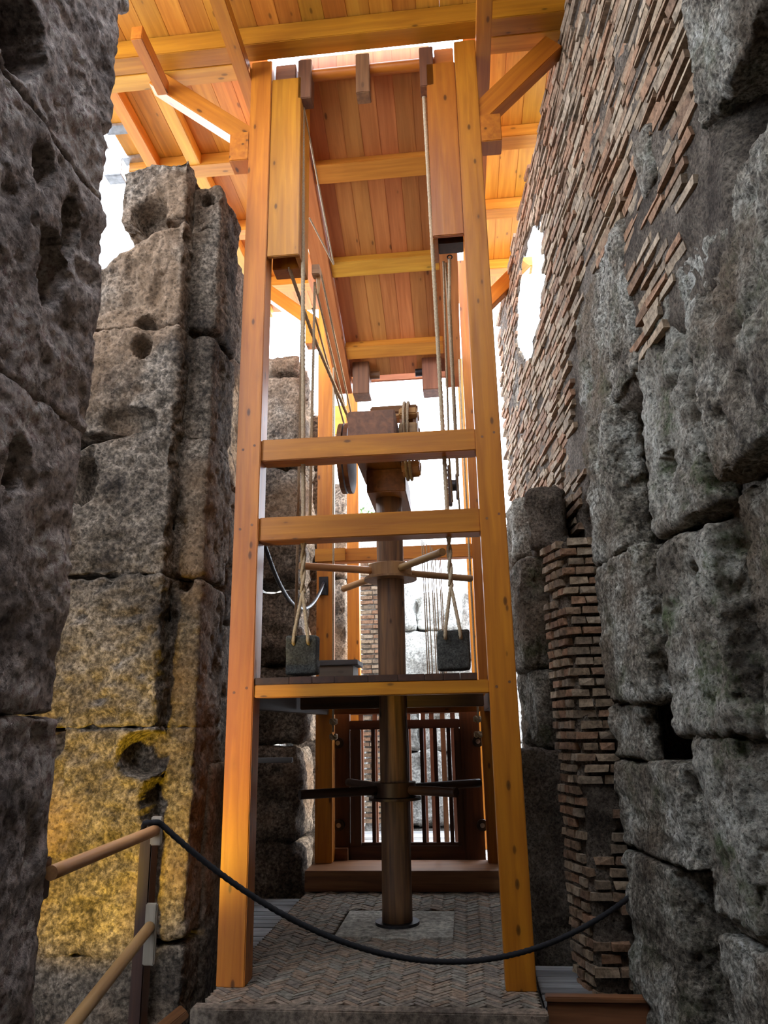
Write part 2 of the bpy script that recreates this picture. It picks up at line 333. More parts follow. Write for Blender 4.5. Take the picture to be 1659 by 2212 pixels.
# rough stone block: hexahedron on a plan quad, rounded, weathered, with optional hollows
def block_geo(quad, z0, z1, cell=0.045, rad=0.05, amp=0.03, big=0.04, seed=0, hollows=(), top=None, shrink=0.004, off=0.0):
    Q = [np.array(p, float) for p in quad]
    L = [np.linalg.norm(Q[1] - Q[0]), np.linalg.norm(Q[2] - Q[1]), z1 - z0]
    N = [max(2, int(math.ceil(l / cell))) for l in L]
    idx = {}; P = []; F = []
    def vid(i, j, k):
        key = (i, j, k)
        if key not in idx: idx[key] = len(P); P.append(key)
        return idx[key]
    nx, ny, nz = N
    for i in range(nx):
        for j in range(ny):
            F.append((vid(i, j, 0), vid(i, j + 1, 0), vid(i + 1, j + 1, 0), vid(i + 1, j, 0)))
            F.append((vid(i, j, nz), vid(i + 1, j, nz), vid(i + 1, j + 1, nz), vid(i, j + 1, nz)))
    for i in range(nx):
        for k in range(nz):
            F.append((vid(i, 0, k), vid(i + 1, 0, k), vid(i + 1, 0, k + 1), vid(i, 0, k + 1)))
            F.append((vid(i, ny, k), vid(i, ny, k + 1), vid(i + 1, ny, k + 1), vid(i + 1, ny, k)))
    for j in range(ny):
        for k in range(nz):
            F.append((vid(0, j, k), vid(0, j, k + 1), vid(0, j + 1, k + 1), vid(0, j + 1, k)))
            F.append((vid(nx, j, k), vid(nx, j + 1, k), vid(nx, j + 1, k + 1), vid(nx, j, k + 1)))
    G = np.array(P, float) / np.array([nx, ny, nz])
    dim = np.array(L); p = G * dim
    rad = min(rad, min(L) * 0.45)
    s_ = shrink
    inner = np.clip(p, rad + s_, dim - rad - s_); q = p - inner
    ln = np.linalg.norm(q, axis=1, keepdims=True); ln[ln < 1e-9] = 1
    nrm = q / ln; p = inner + nrm * rad
    g = p / dim
    u, v, t = g[:, 0:1], g[:, 1:2], g[:, 2:3]
    xy = (Q[0] * (1 - u) + Q[1] * u) * (1 - v) + (Q[3] * (1 - u) + Q[2] * u) * v
    if top is None: zz = z0 + t * (z1 - z0)
    else:
        tl = (top[0] * (1 - u) + top[1] * u) * (1 - v) + (top[3] * (1 - u) + top[2] * u) * v
        zz = z0 + t * (tl - z0)
    W = np.concatenate([xy, zz], 1)
    ex = (Q[1] - Q[0]) / L[0]; ey = (Q[3] - Q[0]) / max(1e-6, np.linalg.norm(Q[3] - Q[0]))
    ex3 = np.array([ex[0], ex[1], 0]); ey3 = np.array([ey[0], ey[1], 0])
    # outward normals of the two plan directions
    nx3 = np.array([ex[0], ex[1], 0]); ny3 = np.array([-ex[1], ex[0], 0])
    if ny3 @ ey3 < 0: ny3 = -ny3
    WN = nrm[:, 0:1] * nx3 + nrm[:, 1:2] * ny3 + nrm[:, 2:3] * np.array([0, 0, 1.0])
    d = big * fbm(W * 1.3, 2, 3) + amp * fbm(W * 5.5, 4, 1) + amp * 0.5 * fbm(W * 24.0, 3, 6) - amp * np.clip(fbm(W * 9.0, 2, 9) - 0.18, 0, 1) * 2.2 + off * ((seed * 0.618) % 1 - 0.5)
    W = W + WN * d[:, None]
    for (c, r3, dep, dr) in hollows:
        e = np.linalg.norm((W - np.array(c)) / np.array(r3), axis=1)
        e = e + 0.25 * fbm(W * 7, 2, seed + 5)
        f_ = np.clip(1.15 - e, 0, 0.22) / 0.22; f_ = f_ * f_ * (3 - 2 * f_)
        W = W + np.array(dr) * (dep * f_)[:, None]
    W = np.clip(W, [-99, -99, z0 - 0.2], [99, 99, 99])
    return W, F
def block(name, parent, mat, quad, z0, z1, **k):
    W, F = block_geo(quad, z0, z1, **k)
    c = W.mean(0); me = mesh(name, W - c, F, True)
    return link(name, me, mat, parent, tuple(c))
def rect(x0, x1, y0, y1): return [(x0, y0), (x1, y0), (x1, y1), (x0, y1)]

# ================================================================== GROUND
b = MB(); n = 60
gx = np.linspace(-14, 14, n); gy = np.linspace(-10, 24, n)
V = []; 
for yy in gy:
    for xx in gx: V.append((xx, yy, 0))
V = np.array(V, float); V[:, 2] = -0.32 + 0.03 * fbm(V * 0.8, 3, 2)
F = [(j * n + i, j * n + i + 1, (j + 1) * n + i + 1, (j + 1) * n + i) for j in range(n - 1) for i in range(n - 1)]
g = link('floor', mesh('floor', V, F, True), M_GROUND); g['kind'] = 'structure'
g['label'] = 'dusty earth floor beneath the timber tower and walls'

# ================================================================== LEFT NEAR WALL (tuff blocks, runs towards the camera)
wl = empty('wall_left', (-1.9, 1.8, -0.3), 'large rough tuff block wall with dark hollows closest to the viewer', None, kind='structure')
X = -1.73
courses = [(-0.32, 0.42), (0.42, 1.67), (1.67, 2.95), (2.95, 4.17), (4.17, 5.5), (5.5, 6.9)]
H = [((X, 2.70, 3.56), (0.2, 0.10, 0.17), 0.34, (-1, 0, 0)), ((X, 2.80, 3.86), (0.15, 0.07, 0.16), 0.22, (-1, 0, 0)),
     ((X, 2.22, 4.42), (0.2, 0.22, 0.20), 0.30, (-1, 0, 0)), ((X, 2.62, 2.62), (0.15, 0.06, 0.10), 0.12, (-1, 0, 0)),
     ((X, 2.55, 3.98), (0.15, 0.06, 0.10), 0.10, (-1, 0, 0))]
ends = [3.17, 3.14, 3.08, 3.11, 3.02, 3.10]
for i, ((a, c), e) in enumerate(zip(courses, ends)):
    e2 = e + 0.02
    cuts = [-4.0, 0.9, e2] if i % 2 else [-4.0, 1.5, e2]
    for k, (y0, y1) in enumerate(zip(cuts, cuts[1:])):
        block('stone_block', wl, M_TUFF, rect(-2.5, X + 0.02, y0, y1), a, c, cell=0.02 if k else 0.12, rad=0.025, amp=0.028, big=0.03, seed=i * 3 + k,
              hollows=[h for h in H if y0 - 0.2 < h[0][1] < y1 + 0.2 and a - 0.2 < h[0][2] < c + 0.2])

for i, (a, c) in enumerate([(-0.32, 1.2), (1.2, 2.4), (2.4, 3.6), (3.6, 4.6)]):  # blocks added to shut off side light from the pier face
    block('stone_block', wl, M_TUFF, rect(-3.95, -3.38, 2.4, 5.6), a, c, cell=0.12, rad=0.04, amp=0.04, big=0.05, seed=320 + i)
# unseen walls added behind and beside the viewer to keep out light
wfr = empty('wall_front_added', (-0.2, -4.2, -0.3), 'unseen rough stone wall added behind the viewer to block light', None, kind='structure')
for i, (a, c) in enumerate([(-0.32, 2.0), (2.0, 4.4), (4.4, 7.69)]):
    block('stone_block', wfr, M_CORE, rect(-2.5, 2.6, -4.6, -4.05), a, c, cell=0.25, rad=0.05, amp=0.04, big=0.05, seed=300 + i)
wrn = empty('wall_right_near_added', (1.9, -1, -0.3), 'unseen rough stone wall added beside the viewer to block light', None, kind='structure')
for i, (a, c) in enumerate([(-0.32, 2.0), (2.0, 4.4), (4.4, 7.3)]):
    block('stone_block', wrn, M_CORE, rect(1.55, 2.4, -4.0, 2.15), a, c, cell=0.25, rad=0.05, amp=0.04, big=0.05, seed=310 + i)

# ================================================================== LEFT PIER (behind the hand rail)
pl = empty('stone_pier', (-2.3, 5.3, -0.3), 'tall grooved tuff pier behind the hand rail, yellow-lit near its foot', 'pier')
zs = [-0.32, 0.30, 1.62, 2.64, 3.72, 4.57, 5.53, 6.10]
xl = [-3.24, -3.24, -3.24, -3.24, -3.24, -2.90, -2.60]
for i, (a, c) in enumerate(zip(zs, zs[1:])):
    hs = []
    if i == 1: hs = [((-2.08, 4.9, 1.46), (0.16, 0.3, 0.13), 0.22, (0, 1, 0)), ((-2.0, 4.9, 1.17), (0.06, 0.3, 0.12), 0.2, (0, 1, 0)),
                     ((-1.98, 4.9, 0.75), (0.055, 0.3, 0.36), 0.13, (0, 1, 0)), ((-2.75, 4.9, 1.55), (0.12, 0.4, 0.12), 0.2, (0, 1, 0))]
    if i == 3: hs = [((-2.66, 4.9, 3.36), (0.09, 0.3, 0.17), 0.25, (0, 1, 0))]
    if i == 4: hs = [((-2.30, 4.9, 4.40), (0.06, 0.2, 0.08), 0.16, (0, 1, 0)), ((-2.35, 4.88, 3.80), (0.2, 0.2, 0.10), 0.10, (0, 1, 0))]
    if i == 5: hs = [((-2.30, 4.9, 4.60), (0.07, 0.2, 0.07), 0.14, (0, 1, 0))]
    if i == 6: hs = [((-2.33, 4.9, 5.60), (0.14, 0.3, 0.12), 0.22, (0, 1, 0))]
    tp = None
    if i == 3: tp = (3.50, 3.80, 3.8, 3.6)
    if i == 5: tp = (5.02, 5.53, 5.53, 5.1)
    if i == 6: tp = (6.02, 6.12, 6.05, 5.9)
    block('stone_block', pl, M_PIER, rect(xl[i], -2.02, 4.88, 5.75), a, c, cell=0.022, rad=0.03, amp=0.042, big=0.04, off=0.03, seed=20 + i, hollows=hs, top=tp)
    off = (0.0, 0.03, -0.02, 0.02, -0.03, 0.06, -0.06)[i]
    hs = []
    if i == 6: hs = [((-1.93, 5.08, 5.82), (0.05, 0.2, 0.06), 0.16, (0, 1, 0)), ((-1.90, 5.08, 5.50), (0.07, 0.2, 0.06), 0.14, (0, 1, 0))]
    if i == 2: hs = [((-1.93, 5.08, 2.62), (0.06, 0.2, 0.07), 0.12, (0, 1, 0))]
    block('stone_block', pl, M_PIER, rect(-2.06, -1.80, 5.06, 5.62), a + off * (i > 0), c + off * 0.6 - (0.10 if i == 6 else 0), cell=0.022, rad=0.04, amp=0.03, big=0.03, seed=40 + i, hollows=hs)

# slim stone behind it, glowing from the roof's bounce, and stub
s2 = empty('stone_pier', (-2.2, 6.2, -0.3), 'narrow reddish stone pier squeezed between grooved pier and timber post', 'pier')
for i, (a, c, x1) in enumerate([(-0.32, 1.2, -1.93), (1.2, 2.45, -1.93), (2.45, 3.65, -1.90), (3.65, 4.9, -1.92), (4.9, 6.0, -1.96)]):
    block('stone_block', s2, M_PIER, rect(-2.6, x1, 5.85, 6.5), a, c, cell=0.05, rad=0.08, amp=0.035, big=0.08, seed=60 + i)
st = block('stone_stub', None, M_PIER, rect(-1.88, -1.76, 5.35, 5.75), -0.32, 1.37, cell=0.03, rad=0.04, amp=0.02, big=0.02, seed=66)
tag(st, 'thin upright stone slab standing beside the foot of the front timber post', 'slab')

# third pier, seen through the tower
p3 = empty('stone_pier', (-2.1, 9.0, -0.3), 'rounded brown stone pier seen through the tower beside its rear post', 'pier')
z3 = [-0.32, 0.40, 1.42, 2.30, 3.24, 4.72, 6.02, 6.34]
xr = [-1.80, -1.84, -1.78, -1.86, -1.86, -1.86, -1.92]
for i, (a, c) in enumerate(zip(z3, z3[1:])):
    block('stone_block', p3, M_PIER, rect(-2.5, xr[i], 8.6, 9.4), a, c, cell=0.055, rad=0.11, amp=0.05, big=0.10, seed=70 + i)
    if 1 < i < 6: block('stone_block', p3, M_PIER, rect(-1.95, -1.74, 9.3, 9.9), a + 0.2, c + 0.2 - (0.5 if i == 5 else 0), cell=0.06, rad=0.06, amp=0.04, big=0.05, seed=80 + i)
# ================================================================== FAR LEFT WALL
wf = empty('wall_left_far', (-2.9, 9, -0.3), 'pale sunlit stone wall glimpsed between the left piers', None, kind='structure')
for i, (a, c) in enumerate([(-0.32, 0.7), (0.7, 1.9), (1.9, 3.0), (3.0, 4.1), (4.1, 4.9)]):
    ys = [6.4, 7.9, 9.5, 11.0, 12.6] if i % 2 else [6.4, 8.6, 10.2, 12.6]
    for k, (y0, y1) in enumerate(zip(ys, ys[1:])):
        if c > 4.2 and k > 1: continue
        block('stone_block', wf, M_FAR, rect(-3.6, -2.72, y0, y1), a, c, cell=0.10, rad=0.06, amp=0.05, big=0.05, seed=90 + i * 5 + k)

# ================================================================== RIGHT WALL : brick face over a rubble core
def wx(y): return 1.15 - 0.09 * (y - 5.2)
def wtop(y):
    return float(np.interp(y, [2.4, 4.6, 5.3, 6.0, 7.3, 8.5, 9.6], [7.66, 7.62, 7.54, 7.50, 7.46, 7.38, 7.20])) + 0.05 * math.sin(y * 9) * math.sin(y * 3.7)
def in_hole(y, z, m=0.0):
    a = (y - 7.55 + (z - 6.25) * 0.15) / (0.88 + m); c = (z - 6.22) / (0.66 + m)
    h1 = abs(a) ** 1.6 + abs(c) ** 1.6 < 1 + 0.18 * math.sin(9 * y) * math.cos(11 * z)
    h2 = ((y - 8.72) / (0.16 + m)) ** 2 + ((z - 5.52) / (0.17 + m)) ** 2 < 1
    return h1 or h2
wr = empty('wall_right', (1.3, 6, -0.3), 'high brick-faced Roman wall with a jagged bright hole in it', None, kind='structure')
cs = 0.075; ny_ = int((9.6 - 2.2) / cs); nz_ = int((7.7 + 0.35) / cs)
ys = 2.2 + np.arange(ny_ + 1) * cs; zz = -0.35 + np.arange(nz_ + 1) * cs
keep = np.zeros((ny_, nz_), bool)
for i in range(ny_):
    for j in range(nz_):
        yc, zc = ys[i] + cs / 2, zz[j] + cs / 2
        keep[i, j] = zc < wtop(yc) - 0.03 and not in_hole(yc, zc)
YY, ZZ = np.meshgrid(ys, zz, indexing='ij')
def core_x(Y_, Z_):
    base = 1.15 - 0.09 * (Y_ - 5.2)
    lo = np.clip((3.72 - Z_ - np.clip((Y_ - 5.0) * 0.35, 0, 0.9)) / 0.35, 0, 1)
    rec = np.where(Y_ < 6.2, 0.75, 0.12) * lo
    lim_ = np.interp(Z_, [3.8, 4.0, 4.4, 4.9, 5.4], [3.2, 3.2, 3.25, 3.2, 3.15])
    near = np.clip((lim_ - 0.12 - Y_) / 0.2, 0, 1) * 0.35
    return base + rec + near
PX = core_x(YY, ZZ).ravel()
Pf = np.stack([PX, YY.ravel(), ZZ.ravel()], 1)
Pf[:, 0] += 0.035 * fbm(Pf * 6, 4, 3) + 0.03 * fbm(Pf * 1.5, 2, 4)
def thick(y, z):
    d = np.minimum(np.sqrt(((y - 7.52) / 0.75) ** 2 + ((z - 6.22) / 0.75) ** 2) - 1.35, np.sqrt(((y - 8.72) / 0.3) ** 2 + ((z - 5.52) / 0.3) ** 2) - 1.0)
    return 0.012 + 0.5 * np.clip(d / 3.0, 0, 1) ** 1.3
Pb = Pf.copy(); Pb[:, 0] = PX + thick(Pf[:, 1], Pf[:, 2])
W = np.concatenate([Pf, Pb]); nP = len(Pf); F = []
def vi(i, j): return i * (nz_ + 1) + j
for i in range(ny_):
    for j in range(nz_):
        if not keep[i, j]: continue
        a, b_, c_, d_ = vi(i, j), vi(i + 1, j), vi(i + 1, j + 1), vi(i, j + 1)
        F.append((a, d_, c_, b_)); F.append((a + nP, b_ + nP, c_ + nP, d_ + nP))
        for (di, dj, e) in ((-1, 0, (a, d_)), (1, 0, (b_, c_)), (0, -1, (a, b_)), (0, 1, (d_, c_))):
            ii, jj = i + di, j + dj
            if not (0 <= ii < ny_ and 0 <= jj < nz_ and keep[ii, jj]):
                F.append((e[0], e[1], e[1] + nP, e[0] + nP))
link('mortar_core', mesh('mortar_core', W, F, True), M_CORE, wr)
# bricks
bms = []
for v in range(8):
    r_ = random.Random(v); V = []
    for z_ in (0, 1):
        for (x_, y_) in ((0, 0), (1, 0), (1, 1), (0, 1)):
            V.append(((x_ - 0.5) * 0.12 + (r_.uniform(-0.012, 0.012)), (y_ - 0.5) * 1.0 + r_.uniform(-0.03, 0.03), (z_ - 0.5) * 1.0 + r_.uniform(-0.09, 0.09)))
    me = mesh('brick', V, [(0, 3, 2, 1), (4, 5, 6, 7), (0, 1, 5, 4), (1, 2, 6, 5), (2, 3, 7, 6), (3, 0, 4, 7)])
    me.materials.append(M_BRICK); bms.append(me)
cand = []
pitch = 0.082; zc = 2.9; ci = 0
while zc < 7.7:
    y_ = 2.5 + random.uniform(0, 0.2)
    while y_ < 9.55:
        L = random.uniform(0.20, 0.30); yc = y_ + L / 2; y_ += L + random.uniform(0.008, 0.03)
        z_ = zc + random.uniform(-0.008, 0.008) + 0.015 * math.sin(yc * 2 + ci)
        if z_ > wtop(yc) or in_hole(yc, z_, 0.04): continue
        lim = float(np.interp(z_, [2.9, 3.6, 3.8, 4.0, 4.4, 4.9, 5.4], [6.75, 5.9, 4.1, 3.75, 3.35, 3.2, 3.15]))
        if yc < lim or core_x(np.array(yc), np.array(z_ - 0.05)) - wx(yc) > 0.04: continue
        nn = float(fbm(np.array([[yc * 0.8, z_ * 0.8, 3.3]]), 3)[0])
        if 4.4 < yc < 6.2 and 3.6 < z_ < 4.9 + 0.2 * math.sin(yc * 5): continue       # plastered stretch beside the big blocks
        if nn < -0.48 or random.random() < 0.03: continue
        cand.append((yc, z_, L))
    zc += pitch; ci += 1
def dist(c): return c[0] ** 2 + (c[1] - 1.6) ** 2
cand.sort(key=lambda c: dist(c) * (1.0 if c[0] > 3.0 else 3))
def brick_xf(c):
    yc, z_, L = c; x_ = wx(yc) + 0.012 + random.uniform(-0.014, 0.010)
    near_hole = math.hypot(yc - 7.6, z_ - 6.2) < 1.7 or math.hypot(yc - 8.7, z_ - 5.5) < 0.6
    if near_hole: x_ -= 0.036
    return Vector((x_ + 0.03, yc, z_)), Euler((random.uniform(-0.018, 0.018), random.uniform(-0.04, 0.04), 0.09 + random.uniform(-0.025, 0.025))), Vector((0.28 if near_hole else 1, L, random.uniform(0.046, 0.057)))
rest = MB()
for k, c in enumerate(cand):
    L_, E_, S_ = brick_xf(c); me = random.choice(bms)
    if k < 300:
        o = link('brick', me, None, wr, L_, E_); o.scale = S_
    else:
        mt = Matrix.LocRotScale(L_, E_, S_)
        rest.add([tuple(mt @ v.co) for v in me.vertices], [tuple(p.vertices) for p in me.polygons])
o = link('brick_facing', rest.mesh('brick_facing'), M_BRICK, wr); o['kind'] = 'stuff'
# a pale wedge stone caught in the brickwork
block('facing_stone', wr, M_TRAV, [(wx(3.9) - 0.06, 3.78), (wx(3.9) + 0.1, 3.78), (wx(3.9) + 0.1, 4.02), (wx(3.9) - 0.06, 4.02)], 4.62, 5.05, cell=0.03, rad=0.05, amp=0.02, seed=7)

# ================================================================== RIGHT TRAVERTINE PIERS
pa = empty('travertine_pier', (1.2, 5.1, -0.3), 'slender travertine pier beside the brick pier, its rope-side face lit blue-white', 'pier')
PA = [(1.10, 4.72), (1.50, 4.66), (1.60, 5.60), (0.99, 5.50)]
def sc(quad, dx=0, dy=0): return [(x + dx, y + dy) for x, y in quad]
za = [(-0.32, 0.80), (0.80, 1.36), (1.72, 2.68), (2.68, 3.76), (3.76, 4.86)]
for i, (a, c) in enumerate(za):
    q = PA
    if i == 0: q = [(1.12, 4.80), (1.48, 4.66), (1.6, 5.6), (0.99, 5.52)]
    if i == 1: q = [(1.16, 4.55), (1.36, 4.42), (1.5, 5.6), (1.0, 5.55)]
    if i == 3: q = [(1.06, 4.98), (1.30, 4.95), (1.6, 5.6), (1.00, 5.55)]
    if i == 4: q = [(1.17, 4.45), (1.6, 4.45), (1.7, 5.75), (1.07, 5.75)]
    hs = []
    if i == 2: hs = [((1.2, 4.6, 1.85), (0.12, 0.12, 0.12), 0.06, (1, 1, 0))]
    block('stone_block', pa, M_TRAV, q, a, c, cell=0.022, rad=0.035, amp=0.040, big=0.04, seed=100 + i, hollows=hs,
          top=(c - 0.02, c, c, c - 0.02) if i == 3 else None)
block('stone_block', pa, M_TRAV, [(1.10, 4.95), (1.20, 4.95), (1.4, 5.6), (0.99, 5.55)], 1.36, 1.72, cell=0.03, rad=0.03, amp=0.03, big=0.02, seed=109)
pb = empty('travertine_pier', (1.4, 4.2, -0.3), 'mossy green travertine pier with deep round holes, nearer than the slender pier', 'pier')
zb = [(0.62, 1.52), (1.52, 2.66), (2.66, 3.95)]
PB = [(1.30, 3.93), (1.62, 3.88), (1.75, 4.7), (1.20, 4.62)]
for i, (a, c) in enumerate(zb):
    q = PB
    if i == 0: q = [(1.30, 4.02), (1.66, 3.80), (1.8, 4.7), (1.24, 4.45)]
    if i == 2: q = [(1.29, 3.90), (1.50, 3.86), (1.7, 4.6), (1.19, 4.55)]
    hs = []
    if i == 1: hs = [((1.27, 4.14, 2.35), (0.14, 0.055, 0.09), 0.12, (1, 0, 0))]
    if i == 2: hs = [((1.25, 4.25, 3.02), (0.12, 0.06, 0.09), 0.12, (1, 0, 0)), ((1.25, 4.1, 3.75), (0.12, 0.05, 0.07), 0.1, (1, 0, 0))]
    block('stone_block', pb, M_GREEN, q, a, c, cell=0.022, rad=0.04, amp=0.040, big=0.045, seed=120 + i, hollows=hs, top=(c - 0.06, c, c, c - 0.04) if i == 1 else None)
pc = empty('travertine_pier', (1.6, 3.2, -0.3), 'massive brownish block pier at the frame edge with a black cavity near its top', 'pier')
for i, (q, a, c) in enumerate([
        ([(1.46, 2.3), (2.1, 2.3), (2.1, 3.95), (1.46, 4.02)], 0.98, 2.72),
        ([(1.36, 2.2), (2.1, 2.2), (2.1, 3.75), (1.31, 3.78)], 2.76, 4.02),
        ([(1.66, 2.2), (2.1, 2.2), (2.1, 3.6), (1.62, 3.6)], 4.02, 4.40),
        ([(1.34, 2.2), (2.1, 2.2), (2.1, 3.20), (1.30, 3.22)], 4.40, 5.6),
        ([(1.34, 2.2), (2.1, 2.2), (2.1, 3.1), (1.32, 3.1)], 5.6, 7.0)]):
    block('stone_block', pc, M_TRAV, q, a, c, cell=0.025, rad=0.05, amp=0.045, big=0.06, seed=140 + i)
pd = empty('travertine_pier', (1.5, 4.2, -0.3), 'low pinkish travertine block in the lower corner beside the slender pier', 'pier')
block('stone_block', pd, M_TRAV, [(1.33, 3.55), (2.0, 3.5), (2.0, 4.6), (1.25, 4.55)], -0.32, 0.56, cell=0.022, rad=0.05, amp=0.04, big=0.06, seed=150)
block('stone_block', pd, M_TRAV, [(1.38, 3.9), (2.0, 3.5), (2.0, 4.6), (1.27, 4.62)], 0.56, 0.88, cell=0.032, rad=0.06, amp=0.035, big=0.05, seed=151)

# brick pier in the middle right
bp_ = empty('brick_pier', (0.85, 5.8, -0.3), 'crumbling brick pier between the front timber post and the travertine', 'pier')
W, F = block_geo([(0.80, 5.62), (1.06, 5.64), (1.06, 6.3), (0.69, 5.95)], -0.32, 2.92, cell=0.05, rad=0.03, amp=0.04, big=0.03, seed=160)
c = W.mean(0); link('mortar_core', mesh('mortar_core', W - c, F, True), M_CORE, bp_, tuple(c))
zc = -0.25; ci = 0; pcs = []
while zc < 2.92:
    x_ = 0.775 + (0.05 if ci % 2 else 0); 
    while x_ < 1.02:
        L = random.uniform(0.09, 0.16)
        if not (zc < 1.15 and random.random() < 0.55): pcs.append((Vector((x_ + L / 2, 5.615, zc)), Euler((0, 0, 0)), Vector((L, 0.6, 0.048)), 0))
        x_ += L + 0.012
    d = Vector((0.69 - 0.80, 5.95 - 5.62, 0)); dl = d.length; d.normalize(); s_ = 0.0 + (0.04 if ci % 2 else 0)
    while s_ < dl - 0.05:
        L = min(random.uniform(0.08, 0.13), dl - s_)
        if random.random() < 0.93: pcs.append((Vector((0.80, 5.62, zc)) + d * (s_ + L / 2), Euler((0, 0, math.atan2(d.y, d.x))), Vector((L, 0.6, 0.05)), 1))
        s_ += L + 0.012
    zc += 0.0735; ci += 1
bpm = []
for v in range(6):
    r_ = random.Random(50 + v); V = []
    for z_ in (0, 1):
        for (x2, y2) in ((0, 0), (1, 0), (1, 1), (0, 1)):
            V.append(((x2 - 0.5) + r_.uniform(-0.05, 0.05), (y2 - 0.5) * 0.1 + r_.uniform(-0.012, 0.012), (z_ - 0.5) + r_.uniform(-0.1, 0.1)))
    me = mesh('brick', V, [(0, 3, 2, 1), (4, 5, 6, 7), (0, 1, 5, 4), (1, 2, 6, 5), (2, 3, 7, 6), (3, 0, 4, 7)]); me.materials.append(M_BRICK); bpm.append(me)
random.shuffle(pcs); rest = MB()
for k, (L_, E_, S_, f_) in enumerate(pcs):
    L_ = L_ + Vector((random.uniform(-0.008, 0.008), random.uniform(-0.02, 0.012), 0)); me = random.choice(bpm)
    if k < 290:
        o = link('brick', me, None, bp_, L_, E_); o.scale = S_
    else:
        mt = Matrix.LocRotScale(L_, E_, S_); rest.add([tuple(mt @ v.co) for v in me.vertices], [tuple(p.vertices) for p in me.polygons])
if rest.V:
    o = link('brick_facing', rest.mesh('brick_facing'), M_BRICK, bp_); o['kind'] = 'stuff'

# rounded rocks between post and brick pier
p4 = empty('rock_pier', (0.65, 6.7, -0.3), 'weathered rock pier with a ledge, half hidden behind the front timber post', 'pier')
for i, (q, a, c) in enumerate([
        ([(0.44, 6.35), (0.80, 6.35), (0.95, 7.2), (0.44, 7.2)], -0.32, 1.39),
        ([(0.60, 6.50), (0.80, 6.50), (0.95, 7.3), (0.52, 7.3)], 1.39, 2.05),
        ([(0.55, 6.50), (0.78, 6.50), (0.95, 7.3), (0.50, 7.3)], 2.05, 3.02),
        ([(0.60, 6.2), (0.95, 6.2), (1.0, 6.9), (0.75, 6.9)], 3.0, 3.55)]):
    block('stone_block', p4, M_CORE if i in (0, 3) else M_TRAV, q, a, c, cell=0.045, rad=0.07, amp=0.05, big=0.09, seed=170 + i)
p5 = empty('rock_pier', (0.7, 8.2, -0.3), 'pale lit rock pier further back behind the ledged rock pier', 'pier')
for i, (a, c) in enumerate([(-0.32, 1.2), (1.2, 2.3), (2.3, 3.3), (3.3, 4.0)]):
    block('stone_block', p5, M_TRAV, rect(0.62, 1.1, 7.9, 8.9), a, c, cell=0.06, rad=0.08, amp=0.05, big=0.07, seed=180 + i)

# ================================================================== PLATFORM WITH HERRINGBONE BRICK
pf = empty('brick_platform', (-0.65, 6.9, -0.3), 'raised platform paved in small herringbone bricks under the timber tower', 'platform')
b = MB(); b.box(-1.68, 0.39, 4.98, 9.9, -0.30, -0.02)
link('platform_bed', b.mesh('platform_bed', 0.01), M_GROUT, pf)
b = MB(); b.box(-1.70, 0.40, 4.93, 5.035, -0.30, 0.010); link('edging', b.mesh('edging', 0.008), M_EDGE, pf)
bl, bw = 0.148, 0.037
hm = []
for v in range(4):
    r_ = random.Random(v + 9); V = []
    for z_ in (-0.012, 0.006 + r_.uniform(-0.002, 0.002)):
        for (x2, y2) in ((-0.5, -0.5), (0.5, -0.5), (0.5, 0.5), (-0.5, 0.5)):
            V.append((x2 * (bl - 0.006) + r_.uniform(-0.002, 0.002), y2 * (bw - 0.005) + r_.uniform(-0.001, 0.001), z_ + r_.uniform(-0.0015, 0.0015)))
    me = mesh('brick', V, [(4, 5, 6, 7), (0, 1, 5, 4), (1, 2, 6, 5), (2, 3, 7, 6), (3, 0, 4, 7)]); me.materials.append(M_SPIC); hm.append(me)
hb = []
ax = bl * math.sqrt(0.5); st_ = bw * math.sqrt(2)
ncol = int(2.07 / ax) + 1
for ic in range(ncol):
    xc = -1.66 + (ic + 0.5) * ax * 1.02
    if xc > 0.36: continue
    yy = 5.045
    while yy < 8.15:
        ang = R(45) if ic % 2 else R(-45)
        if not (-1.12 < xc < -0.15 and 6.50 < yy < 7.40): hb.append((xc, yy + (0.0 if ic % 2 else st_ * 0.5), ang))
        yy += st_
hb.sort(key=lambda t: t[1])
rest = MB()
for k, (x_, y_, a_) in enumerate(hb):
    me = hm[k % 4]
    if k < 300: link('brick', me, None, pf, (x_, y_, random.uniform(-0.002, 0.002)), (0, 0, a_))
    else:
        mt = Matrix.LocRotScale(Vector((x_, y_, random.uniform(-0.002, 0.002))), Euler((0, 0, a_)), None)
        rest.add([tuple(mt @ v.co) for v in me.vertices], [tuple(p.vertices) for p in me.polygons])
o = link('herringbone_paving', rest.mesh('herringbone_paving'), M_SPIC, pf); o['kind'] = 'stuff'
b = MB(); b.box(-1.105, -0.165, 6.515, 7.385, -0.015, 0.012); link('stone_slab', b.mesh('stone_slab', 0.004), M_SLAB, pf)

